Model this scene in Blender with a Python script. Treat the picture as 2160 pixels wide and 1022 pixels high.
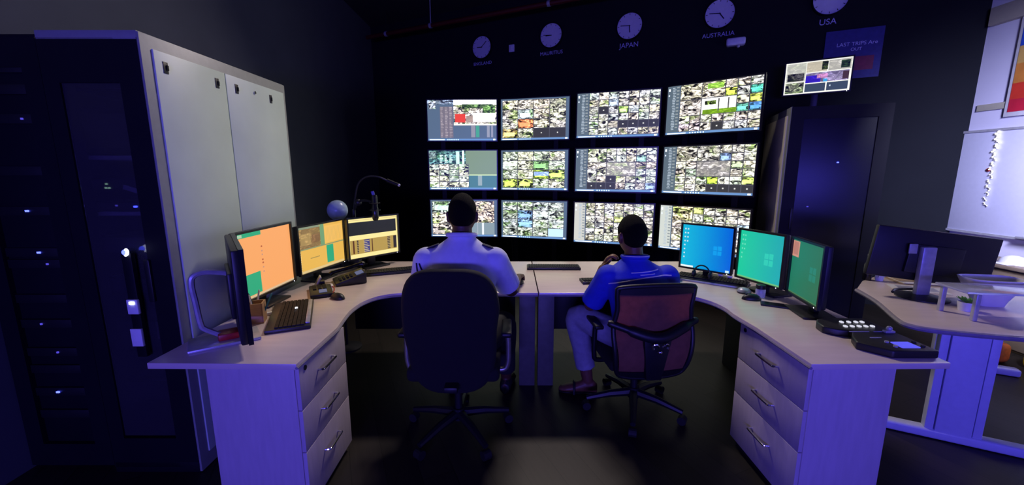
import bpy, bmesh, math, random
from mathutils import Vector, Matrix
from mathutils.bvhtree import BVHTree

for o in list(bpy.data.objects):
    bpy.data.objects.remove(o, do_unlink=True)
scene = bpy.context.scene
COL = scene.collection
R = math.radians
rng = random.Random(7)

# ------------------------------------------------------------------ camera
cam_d = bpy.data.cameras.new('camera')
cam_d.sensor_width = 36.0
cam_d.lens = 860.0 * 36.0 / 2160.0
cam_d.clip_start = 0.05
cam = bpy.data.objects.new('camera', cam_d)
cam.location = (0, 0, 1.5)
cam.rotation_euler = (R(90 - 9.96), 0, 0)
COL.objects.link(cam)
scene.camera = cam

# ------------------------------------------------------------------ world, lights, exposure
SCREEN_GAIN = 2.3
MON_GAIN = 1.0
world = bpy.data.worlds.new('world'); scene.world = world
world.use_nodes = True
bg = world.node_tree.nodes['Background']
bg.inputs[0].default_value = (0.30, 0.26, 0.62, 1)
bg.inputs[1].default_value = 0.006

def area(name, loc, target, size, size_y, color, energy, spread=180):
    l = bpy.data.lights.new(name, 'AREA')
    l.shape = 'RECTANGLE'; l.size = size; l.size_y = size_y
    l.color = color; l.energy = energy; l.spread = R(spread)
    o = bpy.data.objects.new(name, l)
    o.location = loc
    d = Vector(target) - Vector(loc)
    o.rotation_euler = d.to_track_quat('-Z', 'Y').to_euler()
    COL.objects.link(o)
    return o
# blue accent lighting of the room behind the photographer
area('blue_accent_light', (-0.7, -3.6, 1.25), (0.2, 2.2, 0.9), 2.2, 0.4, (0.14, 0.105, 1.0), 190)
area('blue_accent_light', (2.2, -1.6, 1.3), (2.5, 2.5, 0.6), 1.0, 0.4, (0.10, 0.085, 1.0), 9, 110)
# unseen fill light added before the video wall to brighten the desk tops
area('desk_fill_light', (0.35, 4.3, 3.85), (0.3, 1.1, 0.74), 0.9, 0.3, (1.0, 0.86, 0.80), 56, 140)
# white office light of the bright bay on the right
area('office_ceiling_light', (3.1, 1.5, 2.5), (4.58, 3.3, 1.35), 0.4, 0.8, (0.64, 0.65, 1.0), 46, 75)

vs = scene.view_settings
scene.display_settings.display_device = 'sRGB'
vs.view_transform = 'Standard'; vs.look = 'None'
vs.exposure = 0.0; vs.gamma = 1.0
vs.use_curve_mapping = False

# ------------------------------------------------------------------ materials
def s2l(c):
    return tuple((x / 12.92 if x <= 0.04045 else ((x + 0.055) / 1.055) ** 2.4) for x in c)
def hexc(h):
    h = h.lstrip('#')
    return s2l(tuple(int(h[i:i + 2], 16) / 255 for i in (0, 2, 4)))

def mat(name, color, rough=0.5, metal=0.0, vary=0.12, scale=30.0, bump=0.0, bscale=200.0, spec=0.5, stretch=None,
        trans=0.0, alpha=1.0, coat=0.0, translucent=0.0):
    m = bpy.data.materials.new(name); m.use_nodes = True
    nt = m.node_tree; N = nt.nodes; L = nt.links
    b = N['Principled BSDF']
    b.inputs['Roughness'].default_value = rough
    b.inputs['Metallic'].default_value = metal
    b.inputs['Specular IOR Level'].default_value = spec
    b.inputs['Transmission Weight'].default_value = trans
    b.inputs['Alpha'].default_value = alpha
    b.inputs['Coat Weight'].default_value = coat
    tc = N.new('ShaderNodeTexCoord'); mp = N.new('ShaderNodeMapping')
    if stretch: mp.inputs['Scale'].default_value = stretch
    L.new(tc.outputs['Object'], mp.inputs['Vector'])
    nz = N.new('ShaderNodeTexNoise'); nz.inputs['Scale'].default_value = scale; nz.inputs['Detail'].default_value = 4
    L.new(mp.outputs[0], nz.inputs['Vector'])
    rp = N.new('ShaderNodeValToRGB')
    a = tuple(x * (1 - vary) for x in color[:3]) + (1,); c = tuple(min(1, x * (1 + vary)) for x in color[:3]) + (1,)
    rp.color_ramp.elements[0].position = 0.3; rp.color_ramp.elements[1].position = 0.7
    rp.color_ramp.elements[0].color = a; rp.color_ramp.elements[1].color = c
    L.new(nz.outputs['Fac'], rp.inputs[0]); L.new(rp.outputs[0], b.inputs['Base Color'])
    if bump > 0:
        n2 = N.new('ShaderNodeTexNoise'); n2.inputs['Scale'].default_value = bscale; n2.inputs['Detail'].default_value = 3
        L.new(mp.outputs[0], n2.inputs['Vector'])
        bp = N.new('ShaderNodeBump'); bp.inputs['Strength'].default_value = bump; bp.inputs['Distance'].default_value = 0.01
        L.new(n2.outputs['Fac'], bp.inputs['Height']); L.new(bp.outputs[0], b.inputs['Normal'])
    if translucent > 0:
        t = N.new('ShaderNodeBsdfTranslucent'); L.new(rp.outputs[0], t.inputs[0])
        mx = N.new('ShaderNodeMixShader'); mx.inputs[0].default_value = translucent
        out = N['Material Output']
        L.new(b.outputs[0], mx.inputs[1]); L.new(t.outputs[0], mx.inputs[2]); L.new(mx.outputs[0], out.inputs[0])
    return m

def emis(name, color, strength):
    m = bpy.data.materials.new(name); m.use_nodes = True
    b = m.node_tree.nodes['Principled BSDF']
    b.inputs['Base Color'].default_value = (0.02, 0.02, 0.02, 1)
    b.inputs['Emission Color'].default_value = tuple(color[:3]) + (1,)
    b.inputs['Emission Strength'].default_value = strength
    return m

def screen_mat(name, gain, contrast=True):
    """Lit display: face colours (Col rgb) with camera-picture detail where Col alpha is 1."""
    m = bpy.data.materials.new(name); m.use_nodes = True
    nt = m.node_tree; N = nt.nodes; L = nt.links
    b = N['Principled BSDF']; b.inputs['Base Color'].default_value = (0.01, 0.01, 0.012, 1); b.inputs['Roughness'].default_value = 0.35
    at = N.new('ShaderNodeAttribute'); at.attribute_name = 'Col'
    uv = N.new('ShaderNodeUVMap'); uv.uv_map = 'UVMap'
    mp = N.new('ShaderNodeMapping'); mp.inputs['Scale'].default_value = (13, 25, 1)
    L.new(uv.outputs[0], mp.inputs[0])
    n1 = N.new('ShaderNodeTexNoise'); n1.noise_dimensions = '2D'
    n1.inputs['Scale'].default_value = 1.0; n1.inputs['Detail'].default_value = 3.0; n1.inputs['Distortion'].default_value = 1.3
    L.new(mp.outputs[0], n1.inputs['Vector'])
    r1 = N.new('ShaderNodeValToRGB'); e = r1.color_ramp.elements
    e[0].position = 0.35; e[0].color = (0.006, 0.006, 0.008, 1)
    e[1].position = 0.68; e[1].color = (1.5, 1.5, 1.5, 1)
    for q_, v_ in ((0.40, 0.11), (0.45, 0.23), (0.50, 0.32), (0.55, 0.48), (0.60, 0.80)):
        x = e.new(q_); x.color = (v_, v_, v_ * .97, 1)
    L.new(n1.outputs['Fac'], r1.inputs[0])
    vo = N.new('ShaderNodeTexVoronoi'); vo.voronoi_dimensions = '2D'; vo.feature = 'DISTANCE_TO_EDGE'; vo.inputs['Scale'].default_value = 1.1
    L.new(mp.outputs[0], vo.inputs['Vector'])
    rv = N.new('ShaderNodeValToRGB'); rv.color_ramp.elements[0].color = (0.18, 0.18, 0.18, 1); rv.color_ramp.elements[1].position = 0.09; rv.color_ramp.elements[1].color = (1, 1, 1, 1)
    L.new(vo.outputs['Distance'], rv.inputs[0])
    # large soft ground / sky areas in the pictures
    n2 = N.new('ShaderNodeTexNoise'); n2.noise_dimensions = '2D'; n2.inputs['Scale'].default_value = 0.35; n2.inputs['Detail'].default_value = 1.5
    n2.inputs['Distortion'].default_value = 0.6
    L.new(mp.outputs[0], n2.inputs['Vector'])
    r2 = N.new('ShaderNodeValToRGB'); e = r2.color_ramp.elements
    e[0].position = 0.34; e[0].color = (0.42, 0.56, 0.25, 1)
    e[1].position = 0.62; e[1].color = (1.0, 0.96, 1.0, 1)
    x = e.new(0.41); x.color = (0.85, 0.85, 0.72, 1)
    x = e.new(0.52); x.color = (1.0, 0.97, 0.86, 1)
    L.new(n2.outputs['Fac'], r2.inputs[0])
    mu = N.new('ShaderNodeMixRGB'); mu.blend_type = 'MULTIPLY'; mu.inputs[0].default_value = 1
    L.new(r1.outputs[0], mu.inputs[1]); L.new(r2.outputs[0], mu.inputs[2])
    mv = N.new('ShaderNodeMixRGB'); mv.blend_type = 'MULTIPLY'; mv.inputs[0].default_value = 1
    L.new(mu.outputs[0], mv.inputs[1]); L.new(rv.outputs[0], mv.inputs[2])
    mixw = N.new('ShaderNodeMixRGB'); mixw.inputs[1].default_value = (1, 1, 1, 1)
    L.new(at.outputs['Alpha'], mixw.inputs[0]); L.new(mv.outputs[0], mixw.inputs[2])
    m2 = N.new('ShaderNodeMixRGB'); m2.blend_type = 'MULTIPLY'; m2.inputs[0].default_value = 1
    L.new(mixw.outputs[0], m2.inputs[1]); L.new(at.outputs['Color'], m2.inputs[2])
    L.new(m2.outputs[0], b.inputs['Emission Color']); b.inputs['Emission Strength'].default_value = gain
    return m

M = {}
M['wall_dark'] = mat('wall_dark_paint', hexc('#1b1d22'), 0.9, spec=0.12, vary=0.06, scale=3, bump=0.05, bscale=60)
M['wall_grey'] = mat('wall_grey_paint', hexc('#50545c'), 0.9, spec=0.15, vary=0.06, scale=3)
M['wall_light'] = mat('wall_pale_paint', hexc('#d4d3e6'), 0.6, vary=0.03, scale=3)
M['cream'] = mat('cream_paint', hexc('#c9c4b0'), 0.6, vary=0.03)
M['ceil'] = mat('ceiling_dark', hexc('#232425'), 0.9, vary=0.15, scale=2)
M['lam'] = mat('desk_laminate', hexc('#dccbc4'), 0.30, spec=0.9, vary=0.05, scale=5, stretch=(1, 6, 1), bump=0.02, bscale=300)
M['lam_v'] = mat('pedestal_laminate', hexc('#beb2bc'), 0.5, vary=0.06, scale=6, stretch=(8, 8, 1))
M['leg_grey'] = mat('grey_leg_steel', hexc('#55554f'), 0.5)
M['edge'] = mat('desk_edge_band', hexc('#8c8494'), 0.4)
M['black'] = mat('black_plastic', hexc('#15151a'), 0.45, vary=0.1)
M['blackgloss'] = mat('black_gloss_plastic', hexc('#101014'), 0.25)
M['bezel'] = mat('display_bezel', hexc('#14141a'), 0.3)
M['key'] = mat('keycap_plastic', hexc('#17181c'), 0.6, spec=0.25)
M['panel_black'] = mat('black_board', hexc('#131316'), 0.6)
M['rack'] = mat('rack_black_steel', hexc('#121219'), 0.5, spec=0.2, vary=0.08, scale=8)
M['rack_side'] = mat('rack_side_steel', hexc('#c2d2c8'), 0.42, metal=0.0, vary=0.05, scale=4)
M['rack_cream'] = mat('rack_cream_steel', hexc('#e8e2c6'), 0.42, vary=0.04, scale=4)
M['rack_frame'] = mat('rack_frame_steel', hexc('#8d928e'), 0.45, vary=0.05)
M['silver'] = mat('silver_plastic', hexc('#b5b5bd'), 0.35, metal=0.3)
M['chrome'] = mat('chrome', hexc('#d8d8de'), 0.12, metal=1.0, vary=0.03)
M['alu'] = mat('brushed_aluminium', hexc('#a9a79a'), 0.35, metal=0.8)
M['glass_dark'] = mat('tinted_glass', (0.012, 0.012, 0.02), 0.25, trans=0.3, vary=0.02)
M['glass_clear'] = mat('smoked_glass', (0.45, 0.45, 0.52), 0.10, spec=0.25, trans=0.95, vary=0.02)
M['fabric_black'] = mat('black_fabric', hexc('#0c0c12'), 0.9, bump=0.3, bscale=400)
M['mesh_orange'] = mat('orange_mesh_fabric', hexc('#a8705a'), 0.7, bump=0.4, bscale=500, translucent=0.55)
M['shirt_l'] = mat('pale_uniform_cotton', hexc('#cfd2f2'), 0.8, vary=0.04, bump=0.25, bscale=14)
M['navy'] = mat('navy_cloth', hexc('#14163a'), 0.85)
M['shirt_b'] = mat('blue_polo_jersey', hexc('#2438c8'), 0.8, vary=0.08, bump=0.25, bscale=16)
M['white_cloth'] = mat('white_piping', hexc('#e8e8f4'), 0.7)
M['trouser_d'] = mat('dark_trouser_cloth', hexc('#16171c'), 0.85, bump=0.2, bscale=30)
M['trouser_g'] = mat('grey_trouser_cloth', hexc('#8a8c9e'), 0.85, bump=0.2, bscale=20)
M['skin'] = mat('brown_skin', hexc('#6b4330'), 0.5, vary=0.06, bump=0.05, bscale=150)
M['skin_d'] = mat('dark_brown_skin', hexc('#4f3022'), 0.5, vary=0.06, bump=0.05, bscale=150)
M['hair'] = mat('black_hair', hexc('#0b0a0c'), 0.85, spec=0.1, bump=0.6, bscale=350)
M['eye'] = mat('eye_white', hexc('#e0ddd8'), 0.2)
M['pupil'] = mat('eye_dark', hexc('#120c08'), 0.2)
M['wood'] = mat('light_wood', hexc('#b08660'), 0.5, scale=12, stretch=(1, 1, 8), vary=0.2)
M['red'] = mat('red_plastic', hexc('#b02020'), 0.4)
M['redpipe'] = mat('red_pipe_paint', hexc('#521212'), 0.5, vary=0.15)
M['white'] = mat('white_plastic', hexc('#e4e4ea'), 0.4, vary=0.04)
M['paper'] = mat('paper', hexc('#e9e7e0'), 0.7, vary=0.03)
M['leaf'] = mat('green_leaf', hexc('#5a9a3a'), 0.5, vary=0.3)
M['acrylic'] = mat('clear_acrylic', (0.80, 0.82, 0.95), 0.08, trans=0.55, vary=0.01)
M['bluepen'] = mat('teal_pen_plastic', hexc('#3f8f9a'), 0.35)
M['orange'] = mat('orange_plastic', hexc('#d9722a'), 0.45, vary=0.2)
M['yellow'] = mat('yellow_plastic', hexc('#d8c42a'), 0.45, vary=0.15)
M['brownpaper'] = mat('kraft_paper', hexc('#b39a72'), 0.7)
M['counter'] = mat('brown_counter', hexc('#8a7a66'), 0.5, scale=8)
M['steel_white'] = mat('white_powder_coat', hexc('#c3c6e2'), 0.45, vary=0.03)
M['dome'] = mat('pale_blue_plastic', hexc('#a6bccb'), 0.25, vary=0.25, scale=9)
M['rubber'] = mat('dark_rubber', hexc('#0e0e10'), 0.7)
M['poster'] = mat('navy_poster', hexc('#2c2c78'), 0.6)
M['poster_red'] = mat('maroon_print', hexc('#7a2448'), 0.6)
M['text'] = mat('pale_lettering', hexc('#c9c9ea'), 0.6)
M['clock_face'] = mat('clock_face_white', hexc('#d6d6e6'), 0.4, vary=0.03)
M['cord'] = mat('black_cable', hexc('#0d0d0f'), 0.5)
M['redcord'] = mat('red_cable', hexc('#b4472c'), 0.5)
M['led_blue'] = emis('blue_led', (0.06, 0.08, 1.0), 6.0)
M['led_dim'] = emis('dim_violet_led', (0.10, 0.08, 0.8), 0.9)
M['led_white'] = emis('white_led', (0.75, 0.8, 1.0), 3.5)
M['led_green'] = emis('pale_green_led', (0.5, 0.9, 0.6), 0.6)
M['led_red'] = emis('red_led', (1.0, 0.05, 0.08), 2.5)
M['lcd'] = emis('blue_lcd', (0.11, 0.11, 0.95), 0.95)
M['lcd'].node_tree.nodes['Principled BSDF'].inputs['Specular IOR Level'].default_value = 0.05
M['lcd_dim'] = emis('dim_lcd', (0.18, 0.22, 0.45), 0.5)
M['led_button'] = emis('backlit_button', (0.85, 0.85, 1.0), 0.8)
M['tv'] = screen_mat('video_wall_picture', SCREEN_GAIN)
M['mon'] = screen_mat('monitor_picture', MON_GAIN)
M['glint_bead'] = emis('reflection_glow', (0.95, 0.93, 1.0), 1.6)  # glow that imitates a reflection on the whiteboard

def floor_material():
    m = bpy.data.materials.new('dark_wood_plank_floor'); m.use_nodes = True
    nt = m.node_tree; N = nt.nodes; L = nt.links; b = N['Principled BSDF']
    tc = N.new('ShaderNodeTexCoord')
    mp = N.new('ShaderNodeMapping'); mp.inputs['Rotation'].default_value = (0, 0, R(66))
    L.new(tc.outputs['Object'], mp.inputs[0])
    br = N.new('ShaderNodeTexBrick'); br.inputs['Scale'].default_value = 1.0
    br.inputs['Brick Width'].default_value = 1.2; br.inputs['Row Height'].default_value = 0.16
    br.inputs['Mortar Size'].default_value = 0.002
    br.inputs['Color1'].default_value = (*hexc('#2e2924'), 1); br.inputs['Color2'].default_value = (*hexc('#24201b'), 1)
    br.inputs['Mortar'].default_value = (*hexc('#0f0e0c'), 1)
    L.new(mp.outputs[0], br.inputs[0])
    m2 = N.new('ShaderNodeMapping'); m2.inputs['Scale'].default_value = (3, 40, 1)
    L.new(mp.outputs[0], m2.inputs[0])
    nz = N.new('ShaderNodeTexNoise'); nz.inputs['Scale'].default_value = 1; nz.inputs['Detail'].default_value = 5; nz.inputs['Distortion'].default_value = 1
    L.new(m2.outputs[0], nz.inputs['Vector'])
    rp = N.new('ShaderNodeValToRGB'); rp.color_ramp.elements[0].color = (0.5, 0.5, 0.5, 1); rp.color_ramp.elements[1].color = (1.2, 1.15, 1.1, 1)
    L.new(nz.outputs['Fac'], rp.inputs[0])
    mx = N.new('ShaderNodeMixRGB'); mx.blend_type = 'MULTIPLY'; mx.inputs[0].default_value = 1
    L.new(br.outputs['Color'], mx.inputs[1]); L.new(rp.outputs[0], mx.inputs[2]); L.new(mx.outputs[0], b.inputs['Base Color'])
    b.inputs['Roughness'].default_value = 0.5; b.inputs['Specular IOR Level'].default_value = 0.3
    return m
M['floor'] = floor_material()

# ------------------------------------------------------------------ mesh helpers
class MB:
    def __init__(s): s.v = []; s.f = []
    def _add(s, vs, fs, mtx=None):
        n = len(s.v)
        if mtx is not None: vs = [mtx @ Vector(p) for p in vs]
        s.v += [tuple(p) for p in vs]; s.f += [tuple(i + n for i in q) for q in fs]
        return s
    def box(s, c, d, mtx=None, rz=0):
        x, y, z = (k / 2 for k in d)
        vs = [Vector(p) for p in ((-x, -y, -z), (x, -y, -z), (x, y, -z), (-x, y, -z), (-x, -y, z), (x, -y, z), (x, y, z), (-x, y, z))]
        if rz: vs = [Matrix.Rotation(rz, 3, 'Z') @ p for p in vs]
        vs = [p + Vector(c) for p in vs]
        return s._add(vs, [(0, 3, 2, 1), (4, 5, 6, 7), (0, 1, 5, 4), (1, 2, 6, 5), (2, 3, 7, 6), (3, 0, 4, 7)], mtx)
    def prism(s, pts, z0, z1, mtx=None):
        a = sum(pts[i][0] * pts[(i + 1) % len(pts)][1] - pts[(i + 1) % len(pts)][0] * pts[i][1] for i in range(len(pts)))
        if a < 0: pts = pts[::-1]
        n = len(pts)
        vs = [(p[0], p[1], z0) for p in pts] + [(p[0], p[1], z1) for p in pts]
        fs = [tuple(range(n))[::-1], tuple(range(n, 2 * n))] + [(i, (i + 1) % n, n + (i + 1) % n, n + i) for i in range(n)]
        return s._add(vs, fs, mtx)
    def cyl(s, p0, p1, r0, r1=None, n=14, cap=True):
        if r1 is None: r1 = r0
        return s.tube([p0, p1], [r0, r1], n)
    def tube(s, pts, r, n=10, closed=False):
        pts = [Vector(p) for p in pts]
        if not isinstance(r, (list, tuple)): r = [r] * len(pts)
        N = len(pts); vs = []; up = None
        for i, p in enumerate(pts):
            if closed: t = pts[(i + 1) % N] - pts[i - 1]
            else: t = pts[min(i + 1, N - 1)] - pts[max(i - 1, 0)]
            if t.length < 1e-9: t = Vector((0, 0, 1))
            t.normalize()
            if up is None:
                up = Vector((0, 0, 1)) if abs(t.z) < 0.9 else Vector((1, 0, 0))
            u = t.cross(up)
            if u.length < 1e-6: u = t.orthogonal()
            u.normalize(); w = u.cross(t).normalized(); up = w
            for k in range(n):
                a = 2 * math.pi * k / n
                vs.append(p + u * (math.cos(a) * r[i]) + w * (math.sin(a) * r[i]))
        fs = []
        for i in range(N if closed else N - 1):
            j = (i + 1) % N
            for k in range(n):
                k2 = (k + 1) % n
                fs.append((i * n + k, j * n + k, j * n + k2, i * n + k2)[::-1])
        if not closed:
            fs.append(tuple(range(n))); fs.append(tuple((N - 1) * n + k for k in range(n))[::-1])
        return s._add(vs, fs)
    def limb(s, pts, r, n=14, sub=5):
        """Tapered rounded limb through joints, closed with rounded ends."""
        P = [Vector(p) for p in pts]; pp = []; rr = []
        for i in range(len(P) - 1):
            p0 = P[max(i - 1, 0)]; p1 = P[i]; p2 = P[i + 1]; p3 = P[min(i + 2, len(P) - 1)]
            for k in range(sub):
                t = k / sub
                pp.append(0.5 * ((2 * p1) + (p2 - p0) * t + (2 * p0 - 5 * p1 + 4 * p2 - p3) * t * t + (3 * p1 - p0 - 3 * p2 + p3) * t ** 3))
                rr.append(r[i] * (1 - t) + r[i + 1] * t)
        pp.append(P[-1]); rr.append(r[-1])
        d0 = (pp[0] - pp[1]).normalized(); d1 = (pp[-1] - pp[-2]).normalized()
        a = [(pp[0] + d0 * rr[0] * q, rr[0] * math.sqrt(max(0.02, 1 - q * q))) for q in (0.97, 0.75, 0.4)]
        b = [(pp[-1] + d1 * rr[-1] * q, rr[-1] * math.sqrt(max(0.02, 1 - q * q))) for q in (0.4, 0.75, 0.97)]
        return s.tube([x[0] for x in a] + pp + [x[0] for x in b], [x[1] for x in a] + rr + [x[1] for x in b], n)
    def rings(s, rings, n=24):
        """Loft of ellipses: (centre, rx, ry, yaw)."""
        vs = []
        for c, rx, ry, yaw in rings:
            ca, sa = math.cos(yaw), math.sin(yaw)
            for k in range(n):
                a = 2 * math.pi * k / n; x = math.cos(a) * rx; y = math.sin(a) * ry
                vs.append((c[0] + x * ca - y * sa, c[1] + x * sa + y * ca, c[2]))
        fs = []
        for i in range(len(rings) - 1):
            for k in range(n):
                k2 = (k + 1) % n
                fs.append((i * n + k, i * n + k2, (i + 1) * n + k2, (i + 1) * n + k))
        fs.append(tuple(range(n))[::-1]); fs.append(tuple((len(rings) - 1) * n + k for k in range(n)))
        return s._add(vs, fs)
    def sphere(s, c, r, n=16, m=10, mtx=None):
        if not isinstance(r, (list, tuple)): r = (r, r, r)
        vs = [(0, 0, -1)]
        for i in range(1, m):
            ph = -math.pi / 2 + math.pi * i / m
            for k in range(n):
                a = 2 * math.pi * k / n
                vs.append((math.cos(ph) * math.cos(a), math.cos(ph) * math.sin(a), math.sin(ph)))
        vs.append((0, 0, 1)); T = len(vs) - 1
        vs = [Vector((p[0] * r[0], p[1] * r[1], p[2] * r[2])) for p in vs]
        if mtx is not None: vs = [mtx @ p for p in vs]
        vs = [p + Vector(c) for p in vs]
        fs = [(0, 1 + (k + 1) % n, 1 + k) for k in range(n)]
        for i in range(m - 2):
            for k in range(n):
                k2 = (k + 1) % n
                fs.append((1 + i * n + k, 1 + i * n + k2, 1 + (i + 1) * n + k2, 1 + (i + 1) * n + k))
        b = 1 + (m - 2) * n
        fs += [(T, b + k, b + (k + 1) % n) for k in range(n)]
        return s._add(vs, fs)
    def lathe(s, prof, c=(0, 0, 0), n=20):
        vs = []; c = Vector(c)
        for r, z in prof:
            for k in range(n):
                a = 2 * math.pi * k / n
                vs.append(c + Vector((r * math.cos(a), r * math.sin(a), z)))
        fs = []
        for i in range(len(prof) - 1):
            for k in range(n):
                k2 = (k + 1) % n
                fs.append((i * n + k, i * n + k2, (i + 1) * n + k2, (i + 1) * n + k))
        fs.append(tuple(range(n))[::-1]); fs.append(tuple((len(prof) - 1) * n + k for k in range(n)))
        return s._add(vs, fs)
    def build(s, name, material, parent=None, bevel=0, seg=2, smooth=False, angle=40):
        me = bpy.data.meshes.new(name); me.from_pydata(s.v, [], s.f); me.update()
        o = bpy.data.objects.new(name, me); COL.objects.link(o)
        me.materials.append(M[material] if isinstance(material, str) else material)
        if bevel > 0:
            bm = bmesh.new(); bm.from_mesh(me)
            ed = [e for e in bm.edges if len(e.link_faces) == 2 and e.calc_face_angle(0) > R(30)]
            bmesh.ops.bevel(bm, geom=ed, offset=bevel, segments=seg, affect='EDGES', clamp_overlap=True, profile=0.5)
            bm.to_mesh(me); bm.free()
        if smooth or bevel > 0:
            for p in me.polygons: p.use_smooth = True
            try: me.set_sharp_from_angle(angle=R(angle))
            except Exception: pass
        if parent: o.parent = parent
        return o

def tag(o, label=None, cat=None, group=None, kind=None):
    if label: o['label'] = label
    if cat: o['category'] = cat
    if group: o['group'] = group
    if kind: o['kind'] = kind
    return o
def thing(name, label, cat, loc=(0, 0, 0), rz=0, group=None):
    o = bpy.data.objects.new(name, None); o.empty_display_size = 0.05
    COL.objects.link(o); o.location = loc; o.rotation_euler = (0, 0, rz)
    return tag(o, label, cat, group)
def clone(root, loc=None, rz=None, label=None):
    r = root.copy(); COL.objects.link(r)
    if loc is not None: r.location = loc
    if rz is not None: r.rotation_euler = (0, 0, rz)
    if label: r['label'] = label
    for ch in [o for o in root.children]:
        c = ch.copy(); COL.objects.link(c); c.parent = r
        for g in [o for o in ch.children]:
            d = g.copy(); COL.objects.link(d); d.parent = c
    return r
def struct(o): o['kind'] = 'structure'; return o
def bake(o):
    dg = bpy.context.evaluated_depsgraph_get(); dg.update()
    me = bpy.data.meshes.new_from_object(o.evaluated_get(dg))
    o.modifiers.clear(); old = o.data; o.data = me; bpy.data.meshes.remove(old)
    return o
def fuse(o, voxel, it=3, fac=0.5):
    r = o.modifiers.new('r', 'REMESH'); r.mode = 'VOXEL'; r.voxel_size = voxel; r.use_smooth_shade = True
    s = o.modifiers.new('s', 'SMOOTH'); s.factor = fac; s.iterations = it
    bake(o)
    for p in o.data.polygons: p.use_smooth = True
    return o
def lettering(name, body, size, material, parent, loc, rot=(R(90), 0, 0), depth=0.002, align='CENTER'):
    c = bpy.data.curves.new(name, 'FONT'); c.body = body; c.size = size; c.extrude = depth; c.align_x = align; c.align_y = 'CENTER'
    t = bpy.data.objects.new(name, c); COL.objects.link(t)
    dg = bpy.context.evaluated_depsgraph_get(); dg.update()
    me = bpy.data.meshes.new_from_object(t.evaluated_get(dg))
    bpy.data.objects.remove(t, do_unlink=True)
    o = bpy.data.objects.new(name, me); COL.objects.link(o)
    me.materials.clear(); me.materials.append(M[material])
    o.parent = parent; o.location = loc; o.rotation_euler = rot
    return o
def catmull(pts, sub=6, closed=False):
    P = [Vector(p) for p in pts]; out = []; n = len(P)
    for i in range(n if closed else n - 1):
        g = (lambda k: P[k % n]) if closed else (lambda k: P[max(0, min(n - 1, k))])
        p0, p1, p2, p3 = g(i - 1), g(i), g(i + 1), g(i + 2)
        for k in range(sub):
            t = k / sub
            out.append(0.5 * ((2 * p1) + (p2 - p0) * t + (2 * p0 - 5 * p1 + 4 * p2 - p3) * t * t + (3 * p1 - p0 - 3 * p2 + p3) * t ** 3))
    if not closed: out.append(P[-1])
    return out

# screen content ------------------------------------------------------------
def screen_object(name, w, h, tiles, material, parent, loc):
    """Picture facing local -Y; tiles: (x0,y0,x1,y1,rgb,detail) in 0..1, y up; later ones lie on top."""
    vs = []; fs = []; cols = []; uvs = []; lev = []
    for i, (x0, y0, x1, y1, c, a) in enumerate(tiles):
        L_ = 0
        for j in range(i):
            q = tiles[j]
            if q[0] < x1 - 1e-6 and x0 < q[2] - 1e-6 and q[1] < y1 - 1e-6 and y0 < q[3] - 1e-6: L_ = max(L_, lev[j] + 1)
        lev.append(L_)
        n = len(vs); yy = -0.0006 * L_
        ou, ov = rng.uniform(0, 40), rng.uniform(0, 40)
        for px, py in ((x0, y0), (x1, y0), (x1, y1), (x0, y1)):
            vs.append(((px - 0.5) * w, yy, (py - 0.5) * h)); uvs.append((px * w + ou, py * h + ov))
        fs.append((n, n + 1, n + 2, n + 3)); cols += [(*c, a)] * 4
    me = bpy.data.meshes.new(name); me.from_pydata(vs, [], fs)
    me.uv_layers.new(name='UVMap'); me.color_attributes.new('Col', 'FLOAT_COLOR', 'CORNER')
    me.uv_layers['UVMap'].data.foreach_set('uv', [q for p in uvs for q in p])
    me.attributes['Col'].data.foreach_set('color', [q for p in cols for q in p])
    me.update()
    me.materials.append(M[material])
    o = bpy.data.objects.new(name, me); COL.objects.link(o); o.parent = parent; o.location = loc
    return o

def grid(x0, y0, x1, y1, nx, ny, tints, big=(), black=(), special={}, gap=0.005):
    out = [(x0, y0, x1, y1, (0.04, 0.04, 0.05), 0)]
    used = set(); cw = (x1 - x0) / nx; ch = (y1 - y0) / ny
    def cell(cx, cy, w, h, c, a):
        out.append((x0 + cx * cw + gap, y1 - (cy + h) * ch + gap * 1.6, x0 + (cx + w) * cw - gap, y1 - cy * ch - gap * 1.6, c, a))
    for cx, cy, w, h, c, a in big:
        cell(cx, cy, w, h, c, a)
        used |= {(cx + i, cy + j) for i in range(w) for j in range(h)}
    for cy in range(ny):
        for cx in range(nx):
            if (cx, cy) in used: continue
            if (cx, cy) in black:
                cell(cx, cy, 1, 1, (0.02, 0.02, 0.022), 0)
                X = x0 + (cx + .5) * cw; Y = y1 - (cy + .5) * ch
                out.append((X - .008, Y - .014, X + .008, Y + .014, (0.35, 0.35, 0.33), 0)); continue
            if (cx, cy) in special:
                cell(cx, cy, 1, 1, special[(cx, cy)], 1)
                X = x0 + cx * cw; Y = y1 - (cy + 1) * ch
                out.append((X + cw * .12, Y + ch * .2, X + cw * .8, Y + ch * .62, special[(cx, cy)], 0.35)); continue
            t = rng.choice(tints); k = rng.uniform(0.75, 1.35)
            cell(cx, cy, 1, 1, tuple(q * k for q in t), 1)
            if rng.random() < 0.45:      # a road, roof or sky patch in the picture
                X = x0 + cx * cw; Y = y1 - (cy + 1) * ch
                ax = rng.uniform(.05, .5); ay = rng.uniform(.08, .55); g = rng.uniform(.25, .9)
                out.append((X + cw * ax, Y + ch * ay, X + cw * min(.93, ax + rng.uniform(.2, .5)), Y + ch * min(.92, ay + rng.uniform(.12, .35)),
                            tuple(min(1, q * g) for q in t), rng.choice((0.2, 0.6))))
    return out
WARM = [(1.0, .95, .82), (.98, .95, .92), (.95, .98, .85), (1.0, .9, .85), (.9, .93, 1.0)]
COOL = [(.80, .92, 1.0), (.85, 1.0, .95), (.95, .98, 1.0), (.75, .85, 1.0)]
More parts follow.
